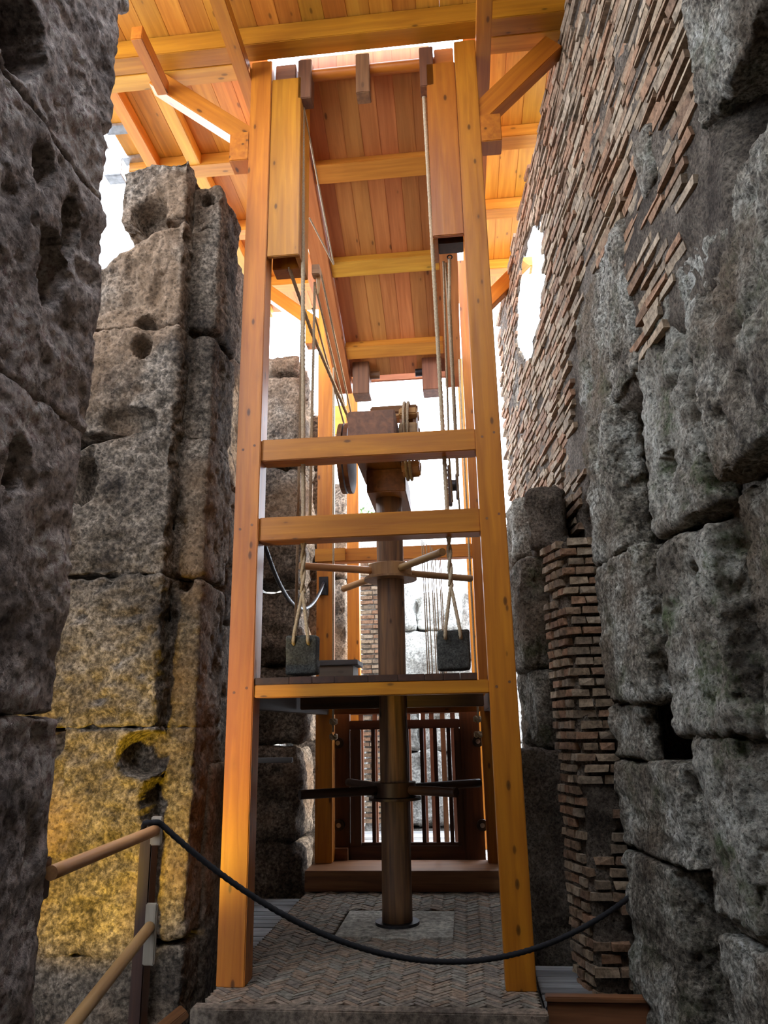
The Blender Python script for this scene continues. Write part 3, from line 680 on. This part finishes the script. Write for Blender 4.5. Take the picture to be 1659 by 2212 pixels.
# plank walkways around
def walkway(name, label, x0, x1, y0, y1, z, wid=0.145, along='x'):
    e = empty(name, ((x0 + x1) / 2, (y0 + y1) / 2, z - 0.15), label, 'walkway')
    a, c = (y0, y1) if along == 'x' else (x0, x1)
    nn = int((c - a) / wid)
    for k in range(nn):
        s_ = a + k * wid
        if along == 'x': bx('plank', e, x0, x1, s_ + 0.005, s_ + wid - 0.005, z - 0.04, z + random.uniform(-0.003, 0.003), M_GREYW, 'x', 0.004)
        else: bx('plank', e, s_ + 0.005, s_ + wid - 0.005, y0, y1, z - 0.04, z + random.uniform(-0.003, 0.003), M_GREYW, 'y', 0.004)
    bx('joist', e, x0 + 0.05, x1 - 0.05, y0 + 0.05, y0 + 0.12, z - 0.17, z - 0.04, M_DARKW, 'x')
    bx('joist', e, x0 + 0.05, x1 - 0.05, y1 - 0.12, y1 - 0.05, z - 0.17, z - 0.04, M_DARKW, 'x')
walkway('plank_walkway', 'grey weathered plank walkway between the brown pier and the herringbone platform', -2.6, -1.70, 5.95, 8.55, -0.10)
walkway('plank_walkway', 'pale plank walkway stretching away behind the lift cage', -1.72, 0.95, 10.0, 12.9, -0.02)
walkway('plank_walkway', 'short grey plank walkway between the brick pier and the platform', 0.42, 1.0, 5.40, 6.30, -0.10, 0.12)
e = empty('riser_board', (0.75, 5.3, -0.3), 'dark red-brown board closing the gap at the foot of the brick pier', 'board')
bx('board', e, 0.43, 1.05, 5.34, 5.38, -0.29, -0.05, M_BROWNW, 'x'); bx('cap_rail', e, 0.42, 1.05, 5.32, 5.40, -0.05, -0.02, M_BROWNW, 'x')

# ================================================================== TIMBER TOWER
T = empty('timber_tower', (-0.65, 6.9, 0), 'tall varnished orange pine lift tower with open crossbeams and upper deck', 'tower')
XL, XR, YF, PW = -1.669, 0.369, 5.314, 0.189
YB = 8.613
bx('post', T, XL, XL + PW, YF, YF + PW, 0.006, 7.49, M_PINE)
bx('post', T, XR - PW, XR, YF, YF + PW, 0.006, 7.49, M_PINE)
bx('post', T, XL, XL + PW, YB, YB + PW, 0.20, 7.49, M_PINE)
bx('post', T, XR - PW, XR, YB, YB + PW, 0.20, 7.49, M_PINE)
for (a, c) in ((3.598, 3.774), (2.960, 3.142)):
    bx('crossbeam', T, XL + PW, XR - PW, YF + 0.03, YF + 0.03 + 0.17, a, c, M_PINE, 'x')
bx('crossbeam', T, XL + PW, XR - PW, YF + 0.02, YF + 0.16, 1.81, 1.901, M_PINE, 'x')
for (a, c) in ((1.74, 1.90), (3.50, 3.66)):
    bx('crossbeam', T, XL + PW, XR - PW, YB + 0.02, YB + 0.16, a, c, M_PINE, 'x')
bx('corbel', T, XL - 0.02, XL + PW + 0.16, YB - 0.02, YB, 3.50, 3.66, M_PINE, 'x')
bx('deck_joist', T, XL + 0.02, XL + 0.15, YF + PW, YB, 1.74, 1.90, M_DARKW, 'y')
bx('deck_joist', T, XR - 0.15, XR - 0.02, YF + PW, YB, 1.74, 1.90, M_DARKW, 'y')
bx('deck_joist', T, XL + PW, XR - PW, 6.9, 7.0, 1.76, 1.90, M_DARKW, 'x')
x_ = XL + PW + 0.003; wds = [0.25, 0.165, 0.16, 0.24, 0.21, 0.19, 0.13, 0.115, 0.12]
for wd in wds:
    x1 = min(x_ + wd, XR - PW); 
    if x1 - x_ > 0.03: bx('deck_plank', T, x_ + 0.001, x1 - 0.001, YF + 0.02, YB, 1.902, 1.95, M_DARKW, 'y', 0.003)
    x_ = x1
bx('sill', T, XL - 0.02, XR + 0.02, YB - 0.42, YB + 0.22, 0.006, 0.20, M_BROWNW, 'x')  # brown wood here stands for the shade low in the tower
# guide boxes hung inside the two front posts
bx('guide_board', T, -1.478, -1.205, YF + 0.012, YF + 0.052, 5.42, 7.28, M_PINE)
bx('guide_board', T, -1.245, -1.205, YF + 0.052, YF + 0.40, 5.42, 7.28, M_PINE)
bx('guide_board', T, -1.478, -1.245, YF + 0.20, YF + 0.36, 5.42, 7.28, M_PINE)
bx('guide_board', T, -0.078, 0.178, YF + 0.012, YF + 0.052, 5.49, 7.28, M_PINE)
bx('guide_board', T, -0.078, -0.038, YF + 0.052, YF + 0.40, 5.49, 7.28, M_PINE)
bx('guide_board', T, -0.038, 0.178, YF + 0.20, YF + 0.36, 5.55, 7.28, M_DARKW)
# braces and corbels, front and rear
for yc in (YF + 0.09, YB + 0.09):
    beam('brace', T, (-2.60, yc, 7.46), (-1.60, yc, 6.62), 0.15, 0.17, M_PINE)
    beam('brace', T, (1.06, yc, 7.40), (0.30, yc, 6.64), 0.15, 0.19, M_PINE)
    bx('corbel', T, XL - 0.175, XL + 0.0, yc - 0.09, yc + 0.09, 6.42, 6.72, M_PINE, 'y')
    bx('corbel', T, XR, XR + 0.175, yc - 0.09, yc + 0.09, 6.38, 6.66, M_PINE, 'y')
# head pieces
bx('head_beam', T, XL - 0.13, XL, 3.4, 9.6, 7.30, 7.42, M_PINE, 'y')
bx('head_beam', T, XR, XR + 0.13, 3.4, 9.6, 7.30, 7.42, M_PINE, 'y')
bx('tie_beam', T, -2.54, -2.44, 4.71, 5.30, 7.20, 7.34, M_PINE, 'y')
bx('head_block', T, -1.46, -1.27, YF + 0.06, YF + 0.20, 7.285, 7.49, M_BROWNW, 'x'); bx('head_block', T, 0.0, 0.172, YF + 0.06, YF + 0.20, 7.285, 7.49, M_PINE, 'x')
for x_ in (XL, XR - PW):
    for z_ in (3.69, 3.05, 1.85):
        for dx in (0.05, 0.14): rod('peg', T, (x_ + dx, YF - 0.002, z_ + (0.03 if dx > 0.1 else 0)), (x_ + dx, YF + 0.01, z_ + (0.03 if dx > 0.1 else 0)), 0.010, M_BROWNW, 12)
# hanging blocks and the log they carry
for x0 in (-1.24, -0.71, -0.135):
    bx('hanging_block', T, x0, x0 + 0.125, YF + 0.012, YF + 0.15, 7.04, 7.478, M_BROWNW)
rod('log_axle', T, (-1.22, YF + 0.085, 7.355), (0.0, YF + 0.085, 7.355), 0.052, M_PINE, 16)

# ================================================================== SLOPING RAMP (underside) and ITS TIMBERS
RP = empty('trapdoor_ramp', (-0.65, 7.0, 6.7), 'sloping pine trapdoor ramp with battens filling the tower head', 'ramp')
def rz(y): return 7.39 - 0.43 * (y - 5.42)
xp = [-1.255 + k * (1.21 / 7) for k in range(8)]
for a, c in zip(xp, xp[1:]):
    beam('plank', RP, ((a + c) / 2, 5.47, rz(5.47) + 0.025), ((a + c) / 2, 8.75, rz(8.75) + 0.025), c - a, 0.045, M_RAMP, bevel=0.003)
    bx('head_board', RP, a, c, 5.475, 5.50, rz(5.475) + 0.03, 7.655, M_RAMP, 'z', 0.003)
for yb in (6.22, 7.22, 8.30):
    beam('batten', RP, (-1.255, yb, rz(yb) - 0.05), (-0.045, yb, rz(yb) - 0.05), 0.20, 0.10, M_ROOF, up=(0, 0.395, 0.92))
for xs in (-1.36, 0.055):
    beam('stringer', RP, (xs, 5.45, rz(5.45) - 0.02), (xs, 8.9, rz(8.9) - 0.02), 0.20, 0.20, M_RAMP)
for k, z_ in enumerate((5.94, 6.06, 6.18)):
    bx('end_board', RP, -1.26, -0.04, 8.86, 8.90, z_, z_ + 0.116, M_RAMP, 'x')
for x0 in (-1.21, -0.33):
    bx('hanging_block', RP, x0, x0 + 0.21, 8.52, 8.78, 5.62, 6.16, M_BROWNW)
rod('axle_stub', RP, (-1.0, 8.65, 5.92), (-0.88, 8.65, 5.92), 0.05, M_BROWNW, 14)
rod('axle_stub', RP, (-0.42, 8.65, 5.92), (-0.33, 8.65, 5.92), 0.05, M_IRON, 14)

# ================================================================== CEILING
CE = empty('ceiling', (-1, 6.5, 7.7), 'boarded pine ceiling on exposed joists', None, kind='structure')
x_ = -3.42; k = 0
while x_ < 1.8:
    wd = 0.205; x1 = x_ + wd
    inside = x_ > XL + 0.0 - 0.02 and x1 < XR + 0.1
    segs = [(-6.0, 2.0), (2.0, 5.24), (5.24, 9.9)] if not inside else [(-6.0, 2.0), (2.0, 5.24)]
    if -1.8 < x_ < -0.2: segs[:2] = [(-6.0, -0.8), (3.5, 5.24)]  # unseen opening added over the viewer to let sky light in
    if x_ > 1.0: segs[2] = (5.24, 6.78)
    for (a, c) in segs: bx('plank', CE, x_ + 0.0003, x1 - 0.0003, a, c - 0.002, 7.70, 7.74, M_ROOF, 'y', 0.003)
    x_ = x1; k += 1
bx('beam', CE, -3.42, 1.9, 5.13, 5.312, 7.492, 7.695, M_PINE, 'x')
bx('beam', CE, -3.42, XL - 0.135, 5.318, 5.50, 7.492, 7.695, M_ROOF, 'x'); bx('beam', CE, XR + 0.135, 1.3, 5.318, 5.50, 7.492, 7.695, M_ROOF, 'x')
for (a, c) in ((6.58, 6.78), (7.72, 7.92), (8.95, 9.15)):
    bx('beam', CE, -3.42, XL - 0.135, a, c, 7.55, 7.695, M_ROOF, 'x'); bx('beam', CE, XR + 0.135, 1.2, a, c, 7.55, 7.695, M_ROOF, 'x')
for (x0, x1) in ((-3.20, -3.07), (-2.74, -2.60)):
    bx('joist', CE, x0, x1, 5.52, 9.8, 7.56, 7.698, M_ROOF, 'y')
bx('roof_beam', CE, XL - 0.02, XR + 0.02, 9.0, 9.2, 7.2, 7.6, M_ROOF, 'x')
for i, (y_, z_) in enumerate(((6.05, 7.52), (6.50, 7.46))):
    e = empty('roof_bracket', (-3.5, y_, z_), ('upper' if i == 0 else 'lower') + ' grey metal box bracket at the roof edge above the grooved pier', 'bracket', 'metal brackets at the roof edge')
    b = MB(); b.box(-3.66, -3.47, y_, y_ + 0.02, z_, z_ + 0.22); b.box(-3.66, -3.47, y_ + 0.02, y_ + 0.16, z_, z_ + 0.02); b.box(-3.66, -3.64, y_ + 0.02, y_ + 0.16, z_ + 0.02, z_ + 0.22)
    link('bracket_box', b.mesh('bracket_box', 0.003), M_STEEL, e)
    bx('strap', e, -3.47, -3.15, y_, y_ + 0.12, 7.66, 7.695, M_STEEL, 'x', 0.002)

# ================================================================== CAPSTAN
CX_, CY_ = -0.635, 6.93
C = empty('capstan', (CX_, CY_, 0.012), 'upright cracked log capstan with two tiers of push bars', 'capstan')
rod('pole', C, (CX_, CY_, 0.014), (CX_, CY_, 3.72), 0.128, M_LOG, 28, 0.125, wob=0.03)
rod('base_ring', C, (CX_, CY_, 0.012), (CX_, CY_, 0.035), 0.185, M_IRON, 28)
def hub(z, mat, smat, r, sr, bars):
    rod('hub', C, (CX_, CY_, z - 0.062), (CX_, CY_, z + 0.062), r, mat, 26)
    rod('hub_plate', C, (CX_, CY_, z - 0.085), (CX_, CY_, z - 0.064), r + 0.045, mat, 26)
    for a, L in bars:
        a = R(a); d = Vector((math.cos(a), math.sin(a), 0)); p = Vector((CX_, CY_, z))
        rod('push_bar', C, p + d * (r - 0.02), p + d * L, sr, smat, 14)
hub(3.01, M_SPOKE, M_SPOKE, 0.205, 0.034, ((208, 0.89), (33.5, 0.92), (125, 1.0), (304.6, 0.91)))
hub(1.07, M_DARKW, M_DARKW, 0.185, 0.038, ((212, 0.88), (41, 0.99), (121, 1.06), (324, 0.67)))

# ================================================================== WINDLASS: housing beam, drum with staves, pulley wheel
WD = empty('windlass', (-0.66, 6.6, 3.9), 'brown wooden windlass head with a staved drum on top of the log', 'windlass')
bx('housing_beam', WD, -0.885, -0.475, 5.90, 7.15, 3.95, 4.22, M_BROWNW, 'y', 0.01)
bx('bearing_block', WD, -0.82, -0.45, 6.66, 7.42, 3.72, 3.95, M_BROWNW, 'y', 0.01)
DY, DZ = 6.5, 4.15
rod('drum_shaft', WD, (-0.97, DY, DZ), (-0.29, DY, DZ), 0.06, M_BROWNW, 14)
for k in range(10):
    a = 2 * math.pi * k / 10; cy, cz = DY + 0.30 * math.cos(a), DZ + 0.30 * math.sin(a)
    u = Vector((0, math.cos(a), math.sin(a)))
    beam('stave', WD, (-0.74 if cz > DZ + 0.22 else -0.465, cy, cz), (-0.30, cy, cz), 0.11, 0.07, M_SPOKE, up=tuple(u), bevel=0.012)
rod('drum_disc', WD, (-0.46, DY, DZ), (-0.43, DY, DZ), 0.28, M_BROWNW, 26)
rod('drum_disc', WD, (-0.34, DY, DZ), (-0.31, DY, DZ), 0.28, M_BROWNW, 26)
rod('pulley_wheel', WD, (-0.975, DY, DZ - 0.14), (-0.935, DY, DZ - 0.14), 0.33, M_BROWNW, 30)
rod('pulley_wheel', WD, (-1.03, DY, DZ - 0.14), (-0.99, DY, DZ - 0.14), 0.33, M_BROWNW, 30)
wr_ = MB()
for j in range(2):
    rope_geo(wr_, [(-0.42 + 0.035 * j, DY + 0.36 * math.cos(t), DZ + 0.36 * math.sin(t)) for t in np.linspace(0, 2 * math.pi, 40)], 0.013)
link('wound_rope', wr_.mesh('wound_rope', smooth=True), M_ROPE, WD)

# ================================================================== WEIGHTS WITH SLINGS, HOIST ROPES
def weight(label, x, y, z0, rl):
    e = empty('counterweight', (x, y, z0), label, 'weight', 'stone counterweights hung over the deck')
    wd, ht, dp = 0.235, 0.285, 0.14
    W, F = block_geo([(x - wd / 2, y - dp / 2), (x + wd / 2, y - dp / 2), (x + wd / 2, y + dp / 2), (x - wd / 2, y + dp / 2)], z0, z0 + ht, cell=0.012, rad=0.02, amp=0.006, big=0.006, seed=x * 10, shrink=0,
                     hollows=[((x - 0.055, y - dp / 2, z0 + ht - 0.055), (0.014, 0.05, 0.014), 0.03, (0, 1, 0)), ((x + 0.055, y - dp / 2, z0 + ht - 0.055), (0.014, 0.05, 0.014), 0.03, (0, 1, 0))])
    c = W.mean(0); link('weight_body', mesh('weight_body', W - c, F, True), M_WEIGHT, e, tuple(c))
    yk = z0 + ht + 0.33; b = MB()
    for s_ in (-1, 1):
        rope_geo(b, [(x + s_ * 0.055, y - dp / 2 + 0.02, z0 + ht - 0.07), (x + s_ * 0.055, y - dp / 2 - 0.014, z0 + ht - 0.055), (x + s_ * 0.05, y - dp / 2 - 0.012, z0 + ht + 0.01), (x, y - 0.03, yk)], 0.0135)
    link('sling', b.mesh('sling', smooth=True), M_ROPE, e)
    b = MB()
    for ph in (0, math.pi):
        P = [(x + 0.010 * math.cos(ph + s_ * 24), y - 0.03 + 0.010 * math.sin(ph + s_ * 24), yk - 0.01 + s_) for s_ in np.linspace(0, 0.42, 40)]
        rope_geo(b, P, 0.013)
    link('splice', b.mesh('splice', smooth=True), M_ROPE, e)
    P = [(x, y - 0.03, yk + 0.38), (x + rl, y - 0.06, 7.03)]
    rp_ = rope('hoist_rope', P, 0.0175, M_ROPE)
    return rp_
r1 = weight('squarish dark stone weight roped beside the pale box on the deck', -1.165, 5.50, 1.972, -0.05)
tag(r1, 'thick hemp rope rising from the weight by the pale box', 'rope')
r2 = weight('squarish dark stone weight hanging next to the tower post on the open side', -0.055, 5.50, 1.978, -0.052)
tag(r2, 'thick hemp rope rising from the weight on the open side', 'rope')
def rp(label, P, r=0.0115, mat=None, group=None, cat='rope', name='rope'):
    o = rope(name, P, r, mat or M_ROPE); tag(o, label, cat, group); return o
gL = 'ropes under the guide box by the grooved pier side'; gR = 'ropes under the other guide box'
# left bundle
rp('slanting rope hooked under the guide box and running to the windlass', [(-1.335, 5.52, 5.44), (-1.22, 5.95, 5.05), (-0.98, DY, DZ + 0.31)], 0.016, group=gL)
rp('plumb rope from the underside of the guide box behind the crossbeams', [(-1.27, 5.80, 5.6), (-1.29, 5.80, 2.0)], 0.0125, group=gL)
rp('plumb twin rope hanging beside the small wooden cleat', [(-1.16, 5.80, 5.45), (-1.185, 5.80, 3.1)], 0.0125, group=gL)
for k, (x0, z0, x1, lb) in enumerate(((-1.23, 6.1, -1.0, 'lowest'), (-1.20, 6.3, -0.97, 'middle'), (-1.16, 6.5, -0.94, 'upper'))):
    rp(lb + ' of three taut ropes slanting down to the pulley wheels', [(x0, 6.05, z0 - 0.75), (x1, DY + 0.33, DZ + 0.12 + 0.05 * k)], 0.010, group='taut ropes to the pulley wheels')
rp('thin rope from the roof block slanting back to a ramp batten', [(-1.2, YF + 0.10, 7.02), (-1.215, 7.12, rz(7.12) - 0.11)], 0.009)
rp('thin rope returning from the ramp batten toward the guide box', [(-1.215, 7.12, rz(7.12) - 0.12), (-1.3, 6.2, 6.45)], 0.009)
# right bundle
rp('knotted rope with an iron hook below the guide box', [(0.055, 5.62, 5.46), (0.035, 5.62, 5.05), (0.04, 6.4, 3.75)], 0.015, group=gR)
rp('thin rope closest to the thick hoist rope', [(0.0, 5.70, 5.5), (-0.03, 6.6, 4.0), (-0.02, 7.2, 3.75)], 0.010, group=gR)
rp('thin rope between its two neighbours below the guide box', [(0.02, 5.72, 5.5), (0.03, 6.6, 4.4), (0.05, 7.6, 3.7)], 0.010, group=gR)
rp('slim rope running down beside the rear post to the cage', [(0.13, 8.45, 6.9), (0.15, 8.45, 1.62)], 0.012)
rp('slim rope running down beside the other rear post to the cage', [(-1.44, 8.45, 6.0), (-1.44, 8.45, 1.55)], 0.012)
for i, (p, s_) in enumerate((((-1.335, 5.52, 5.45), 1), ((0.055, 5.62, 5.48), 1))):
    b = MB(); rope_geo(b, [(p[0] + 0.02 * math.cos(t), p[1], p[2] + 0.02 * math.sin(t)) for t in np.linspace(0, 6.28, 20)], 0.006)
    o = link('hook', b.mesh('hook', smooth=True), M_IRON); tag(o, ('iron eye hook under the guide box near the grooved pier' if i == 0 else 'iron eye hook under the guide box near the brick wall'), 'hook')
e = empty('rope_cleat', (-1.13, 5.70, 5.4), 'small wooden rope cleat under the bright side of the guide box', 'cleat')
beam('cleat_block', e, (-1.17, 5.74, 5.52), (-1.10, 5.74, 5.52), 0.09, 0.10, M_SPOKE); rod('peg', e, (-1.12, 5.76, 5.47), (-1.12, 5.76, 5.30), 0.022, M_SPOKE, 12, 0.008)
# far ropes behind the log, right of it
for k in range(8):
    x_ = -0.40 + 0.028 * k + (0.012 if k % 3 == 0 else 0)
    rp(('first', 'second', 'third', 'fourth', 'fifth', 'sixth', 'seventh', 'eighth')[k] + ' thin rope counted from the log, in the row of eight behind it', [(x_, 8.2 + 0.10 * k, 3.62), (x_ + 0.02, 8.2 + 0.10 * k, 1.98)], 0.006, group='row of thin ropes behind the log', name='thin_rope')
# pulley tackle silhouettes against the sky
e = empty('pulley_block', (0.02, 7.4, 3.6), 'dark wooden pulley block hanging against the sky beyond the hoist rope', 'pulley')
bx('cheek', e, -0.06, -0.02, 7.40, 7.48, 3.78, 4.22, M_DARKW); bx('cheek', e, 0.02, 0.05, 7.40, 7.48, 3.85, 4.12, M_DARKW); rod('sheave', e, (-0.02, 7.44, 4.0), (0.02, 7.44, 4.0), 0.06, M_IRON, 16)

# ================================================================== BOX ON DECK
e = empty('storage_box', (-1.13, 7.0, 1.95), 'pale low wooden box with a grey lid on the deck', 'box')
bx('box_body', e, -1.32, -1.0, 6.95, 7.30, 1.951, 2.15, M_PALEW, 'x'); bx('lid', e, -1.335, -0.955, 6.93, 7.32, 2.15, 2.20, M_GREYW, 'x')

# ================================================================== LIFT CAGE behind the tower
G = empty('lift_cage', (-0.65, 9.2, 0), 'dark slatted timber lift cage with wheels at the back of the tower', 'cage')
def cage_side(y0, top, mat):
    bx('stile', G, -1.50, -1.33, y0, y0 + 0.10, 0.16, 1.75, mat); bx('stile', G, -0.06, 0.165, y0, y0 + 0.10, 0.16, 1.75, mat)
    bx('rail', G, -1.33, -0.06, y0, y0 + 0.08, 1.57, 1.67, mat, 'x'); bx('rail', G, -1.33, -0.06, y0, y0 + 0.08, 0.16, 0.33, mat, 'x')
cage_side(8.92, 1.6, M_DARKW)
bx('inner_stile', G, -1.32, -1.20, 8.90, 8.98, 0.33, 1.57, M_DARKW); bx('inner_stile', G, -0.128, -0.06, 8.90, 8.98, 0.33, 1.57, M_DARKW)
bx('kick_board', G, -1.33, -0.06, 8.94, 8.98, 0.10, 0.36, M_DARKW, 'x')
for x_ in (-1.06, -0.67, -0.50, -0.345, -0.19): bx('slat', G, x_ - 0.022, x_ + 0.022, 8.95, 8.99, 0.33, 1.58, M_DARKW)
for x_ in (-1.33, -1.15, -1.02, -0.72, -0.53, -0.42, -0.28, -0.15): bx('slat', G, x_ - 0.03, x_ + 0.03, 9.92, 9.96, 0.20, 1.80, M_BROWNW)
bx('rail', G, -1.5, 0.165, 9.90, 9.98, 1.75, 1.95, M_BROWNW, 'x')
bx('rail', G, -1.5, 0.165, 9.90, 9.98, 0.02, 0.20, M_BROWNW, 'x')
bx('cage_floor', G, -1.5, 0.165, 9.02, 9.92, 0.06, 0.10, M_GREYW, 'x')
bx('cross_block', G, -1.50, -1.34, 8.80, 8.92, 0.16, 0.32, M_BROWNW, 'x')
for (x_, z_) in ((-1.456, 1.427), (-1.446, 0.55), (0.14, 1.42), (0.144, 0.541)):
    wh = rod('wheel', G, (x_, 8.86, z_), (x_, 8.90, z_), 0.062, M_IRON, 20)
    rod('wheel_hub', G, (x_, 8.85, z_), (x_, 8.862, z_), 0.026, M_STEEL, 14)
for x_ in (-1.44, 0.14):
    for zk in (1.66, 1.50):
        b = MB(); rope_geo(b, [(x_ + 0.03 * math.cos(t), 8.47 + 0.03 * math.sin(t), zk + 0.02 * math.sin(2 * t)) for t in np.linspace(0, 6.3, 22)], 0.018)
        o = link('rope_knot', b.mesh('rope_knot', smooth=True), M_ROPE)
        tag(o, ('upper' if zk > 1.6 else 'lower') + ' rope knot above the cage wheel, ' + ('on the cable side' if x_ < -1 else 'on the brick wall side'), 'knot', 'knots above the cage wheels')

# ================================================================== FAR BACK: second timber frame, brick pier, walls, shrub
e = empty('timber_portal', (-1.57, 11, 0), 'second orange timber frame standing beyond the lift cage', 'frame')
bx('post', e, -1.665, -1.485, 11.0, 11.18, -0.02, 7.3, M_PINE); bx('post', e, 0.14, 0.32, 11.0, 11.18, -0.02, 7.3, M_PINE)
bx('tie_beam', e, -1.9, -1.665, 11.0, 11.15, 6.1, 6.6, M_ROOF, 'x')
e = empty('stone_pier', (-1.95, 11.8, -0.3), 'slim grey stone pier standing between the two timber frames', 'pier')
for i, (a, c) in enumerate([(-0.32, 1.0), (1.0, 2.4), (2.4, 3.9), (3.9, 5.5)]):
    block('stone_block', e, M_PIER, rect(-2.6, -1.78, 11.6, 12.4), a, c, cell=0.08, rad=0.05, amp=0.05, big=0.06, seed=200 + i)
e = empty('brick_pier', (-1.5, 13.3, -0.3), 'distant sunlit red brick pier seen beside the log capstan', 'pier')
W, F = block_geo(rect(-1.73, -1.16, 13.0, 13.9), -0.32, 4.9, cell=0.10, rad=0.05, amp=0.07, big=0.08, seed=210)
c = W.mean(0); link('mortar_core', mesh('mortar_core', W - c, F, True), M_FAR, e, tuple(c))
b = MB(); zc = 0.1; r_ = random.Random(5)
while zc < 4.6:
    x_ = -1.72
    while x_ < -1.38:
        L = r_.uniform(0.12, 0.25); b.box(x_, min(x_ + L, -1.36), 12.93 + r_.uniform(-0.02, 0.02), 13.02, zc, zc + 0.055); x_ += L + 0.015
    zc += 0.085
o = link('brick_facing', b.mesh('brick_facing'), M_BRICK, e); o['kind'] = 'stuff'
wb = empty('wall_back', (-0.3, 15.5, -0.3), 'pale sunlit block wall at the far end of the passage', None, kind='structure')
for i, (a, c) in enumerate([(-0.32, 1.1), (1.1, 2.4), (2.4, 3.5), (3.5, 4.3)]):
    xs_ = [-3.2, -1.9, -0.9, 0.15, 1.4, 2.6] if i % 2 else [-3.2, -1.5, -0.4, 0.7, 2.6]
    for k, (x0, x1) in enumerate(zip(xs_, xs_[1:])):
        if i == 3 and k == 3: continue
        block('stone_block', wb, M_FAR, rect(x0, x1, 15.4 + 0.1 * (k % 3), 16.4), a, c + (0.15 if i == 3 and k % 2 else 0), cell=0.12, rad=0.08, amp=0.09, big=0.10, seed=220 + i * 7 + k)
e = empty('rock_pier', (0.25, 13.5, -0.3), 'bleached rock pier in bright light behind the rear post', 'pier')
for i, (a, c) in enumerate([(-0.32, 1.3), (1.3, 2.7), (2.7, 3.9)]):
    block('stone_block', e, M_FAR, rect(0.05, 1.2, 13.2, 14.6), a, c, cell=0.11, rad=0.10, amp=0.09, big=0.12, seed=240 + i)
V = []; F = []; r_ = random.Random(3)
for k in range(900):
    c = Vector((r_.gauss(-1.75, 0.22), r_.gauss(14.3, 0.25), 5.35 + r_.gauss(0, 0.22)))
    a = Vector((r_.uniform(-1, 1), r_.uniform(-1, 1), r_.uniform(-1, 1))).normalized() * 0.05; d = a.orthogonal().normalized() * 0.028
    n0 = len(V); V += [tuple(c - a), tuple(c + d), tuple(c + a), tuple(c - d)]; F.append((n0, n0 + 1, n0 + 2, n0 + 3))
sh = empty('shrub', (-1.75, 14.3, 4.3), 'small sunlit green shrub on top of the distant wall', 'shrub')
o = link('foliage', mesh('foliage', V, F), M_LEAF, sh); o['kind'] = 'stuff'
rod('stem', sh, (-1.75, 14.3, 4.3), (-1.74, 14.3, 5.3), 0.03, M_DARKW, 8)
block('stone_block', wb, M_FAR, rect(-2.4, -1.2, 14.2, 15.0), -0.3, 4.32, cell=0.14, rad=0.08, amp=0.09, big=0.10, seed=250)

# ================================================================== HAND RAIL, BARRIER ROPE, CABLE, PROPS
HR = empty('hand_rail', (-1.78, 3.8, -0.3), 'metal tube hand rail on wooden posts beside the grooved pier', 'railing')
beam('rail_post', HR, (-1.80, 4.40, -0.3), (-1.80, 4.40, 1.10), 0.07, 0.10, M_DARKW, up=(0, 1, 0))
beam('rail_post', HR, (-1.83, 3.24, -0.3), (-1.83, 3.24, 1.16), 0.06, 0.08, M_DARKW, up=(0, 1, 0))
rod('rail', HR, (-1.72, 3.20, 1.045), (-1.735, 4.31, 1.068), 0.030, M_SPOKE, 18)
rod('rail', HR, (-1.62, 2.60, 0.30), (-1.735, 4.32, 0.585), 0.030, M_SPOKE, 18)
bx('rail_bracket', HR, -1.765, -1.70, 4.32, 4.345, 0.40, 0.70, M_PALEW, 'z'); bx('rail_bracket', HR, -1.765, -1.70, 4.32, 4.345, 0.99, 1.14, M_PALEW, 'z')
bx('rail_bracket', HR, -1.78, -1.75, 3.18, 3.26, 0.94, 1.10, M_DARKW, 'z')
P = [(-1.80, 4.30, 1.06), (-1.78, 4.27, 1.11), (-1.72, 4.32, 1.11)] + sag((-1.71, 4.33, 1.10), (1.02, 5.46, 0.52), 0.52, 40)
rp('black barrier rope sagging across the front of the tower', P, 0.0165, M_BROPE, name='barrier_rope')
rp('black cable looping from the front post to the rear post', sag((-1.50, YF + PW + 0.02, 3.02), (XL + 0.09, YB - 0.03, 3.24), 0.42, 30), 0.018, M_CABLE, cat='cable', name='power_cable')
e = empty('junction_plate', (XL + 0.09, YB, 3.15), 'small rusty iron plate on the rear post where the cable ends', 'plate')
bx('plate', e, XL + 0.03, XL + 0.14, YB - 0.012, YB - 0.001, 3.10, 3.32, M_IRON, 'z', 0.002); bx('tab', e, XL + 0.02, XL + 0.10, YB - 0.05, YB - 0.012, 3.10, 3.12, M_IRON, 'x', 0.002)
e = empty('timber_strut', (-2.05, 6.9, 0), 'dark leaning timber strut in the gap beside the front post', 'strut')
beam('strut', e, (-2.25, 6.6, 1.15), (-1.80, 6.9, 1.95), 0.06, 0.09, M_DARKW)
beam('strut', e, (-2.1, 7.6, 1.3), (-1.7, 7.6, 1.3), 0.06, 0.05, M_GREYW)
e = empty('timber_offcut', (-1.9, 4.3, -0.3), 'reddish wooden board leaning at the foot of the grooved pier', 'board')
beam('board', e, (-1.98, 4.35, -0.15), (-1.62, 4.62, 0.10), 0.12, 0.04, M_BROWNW)
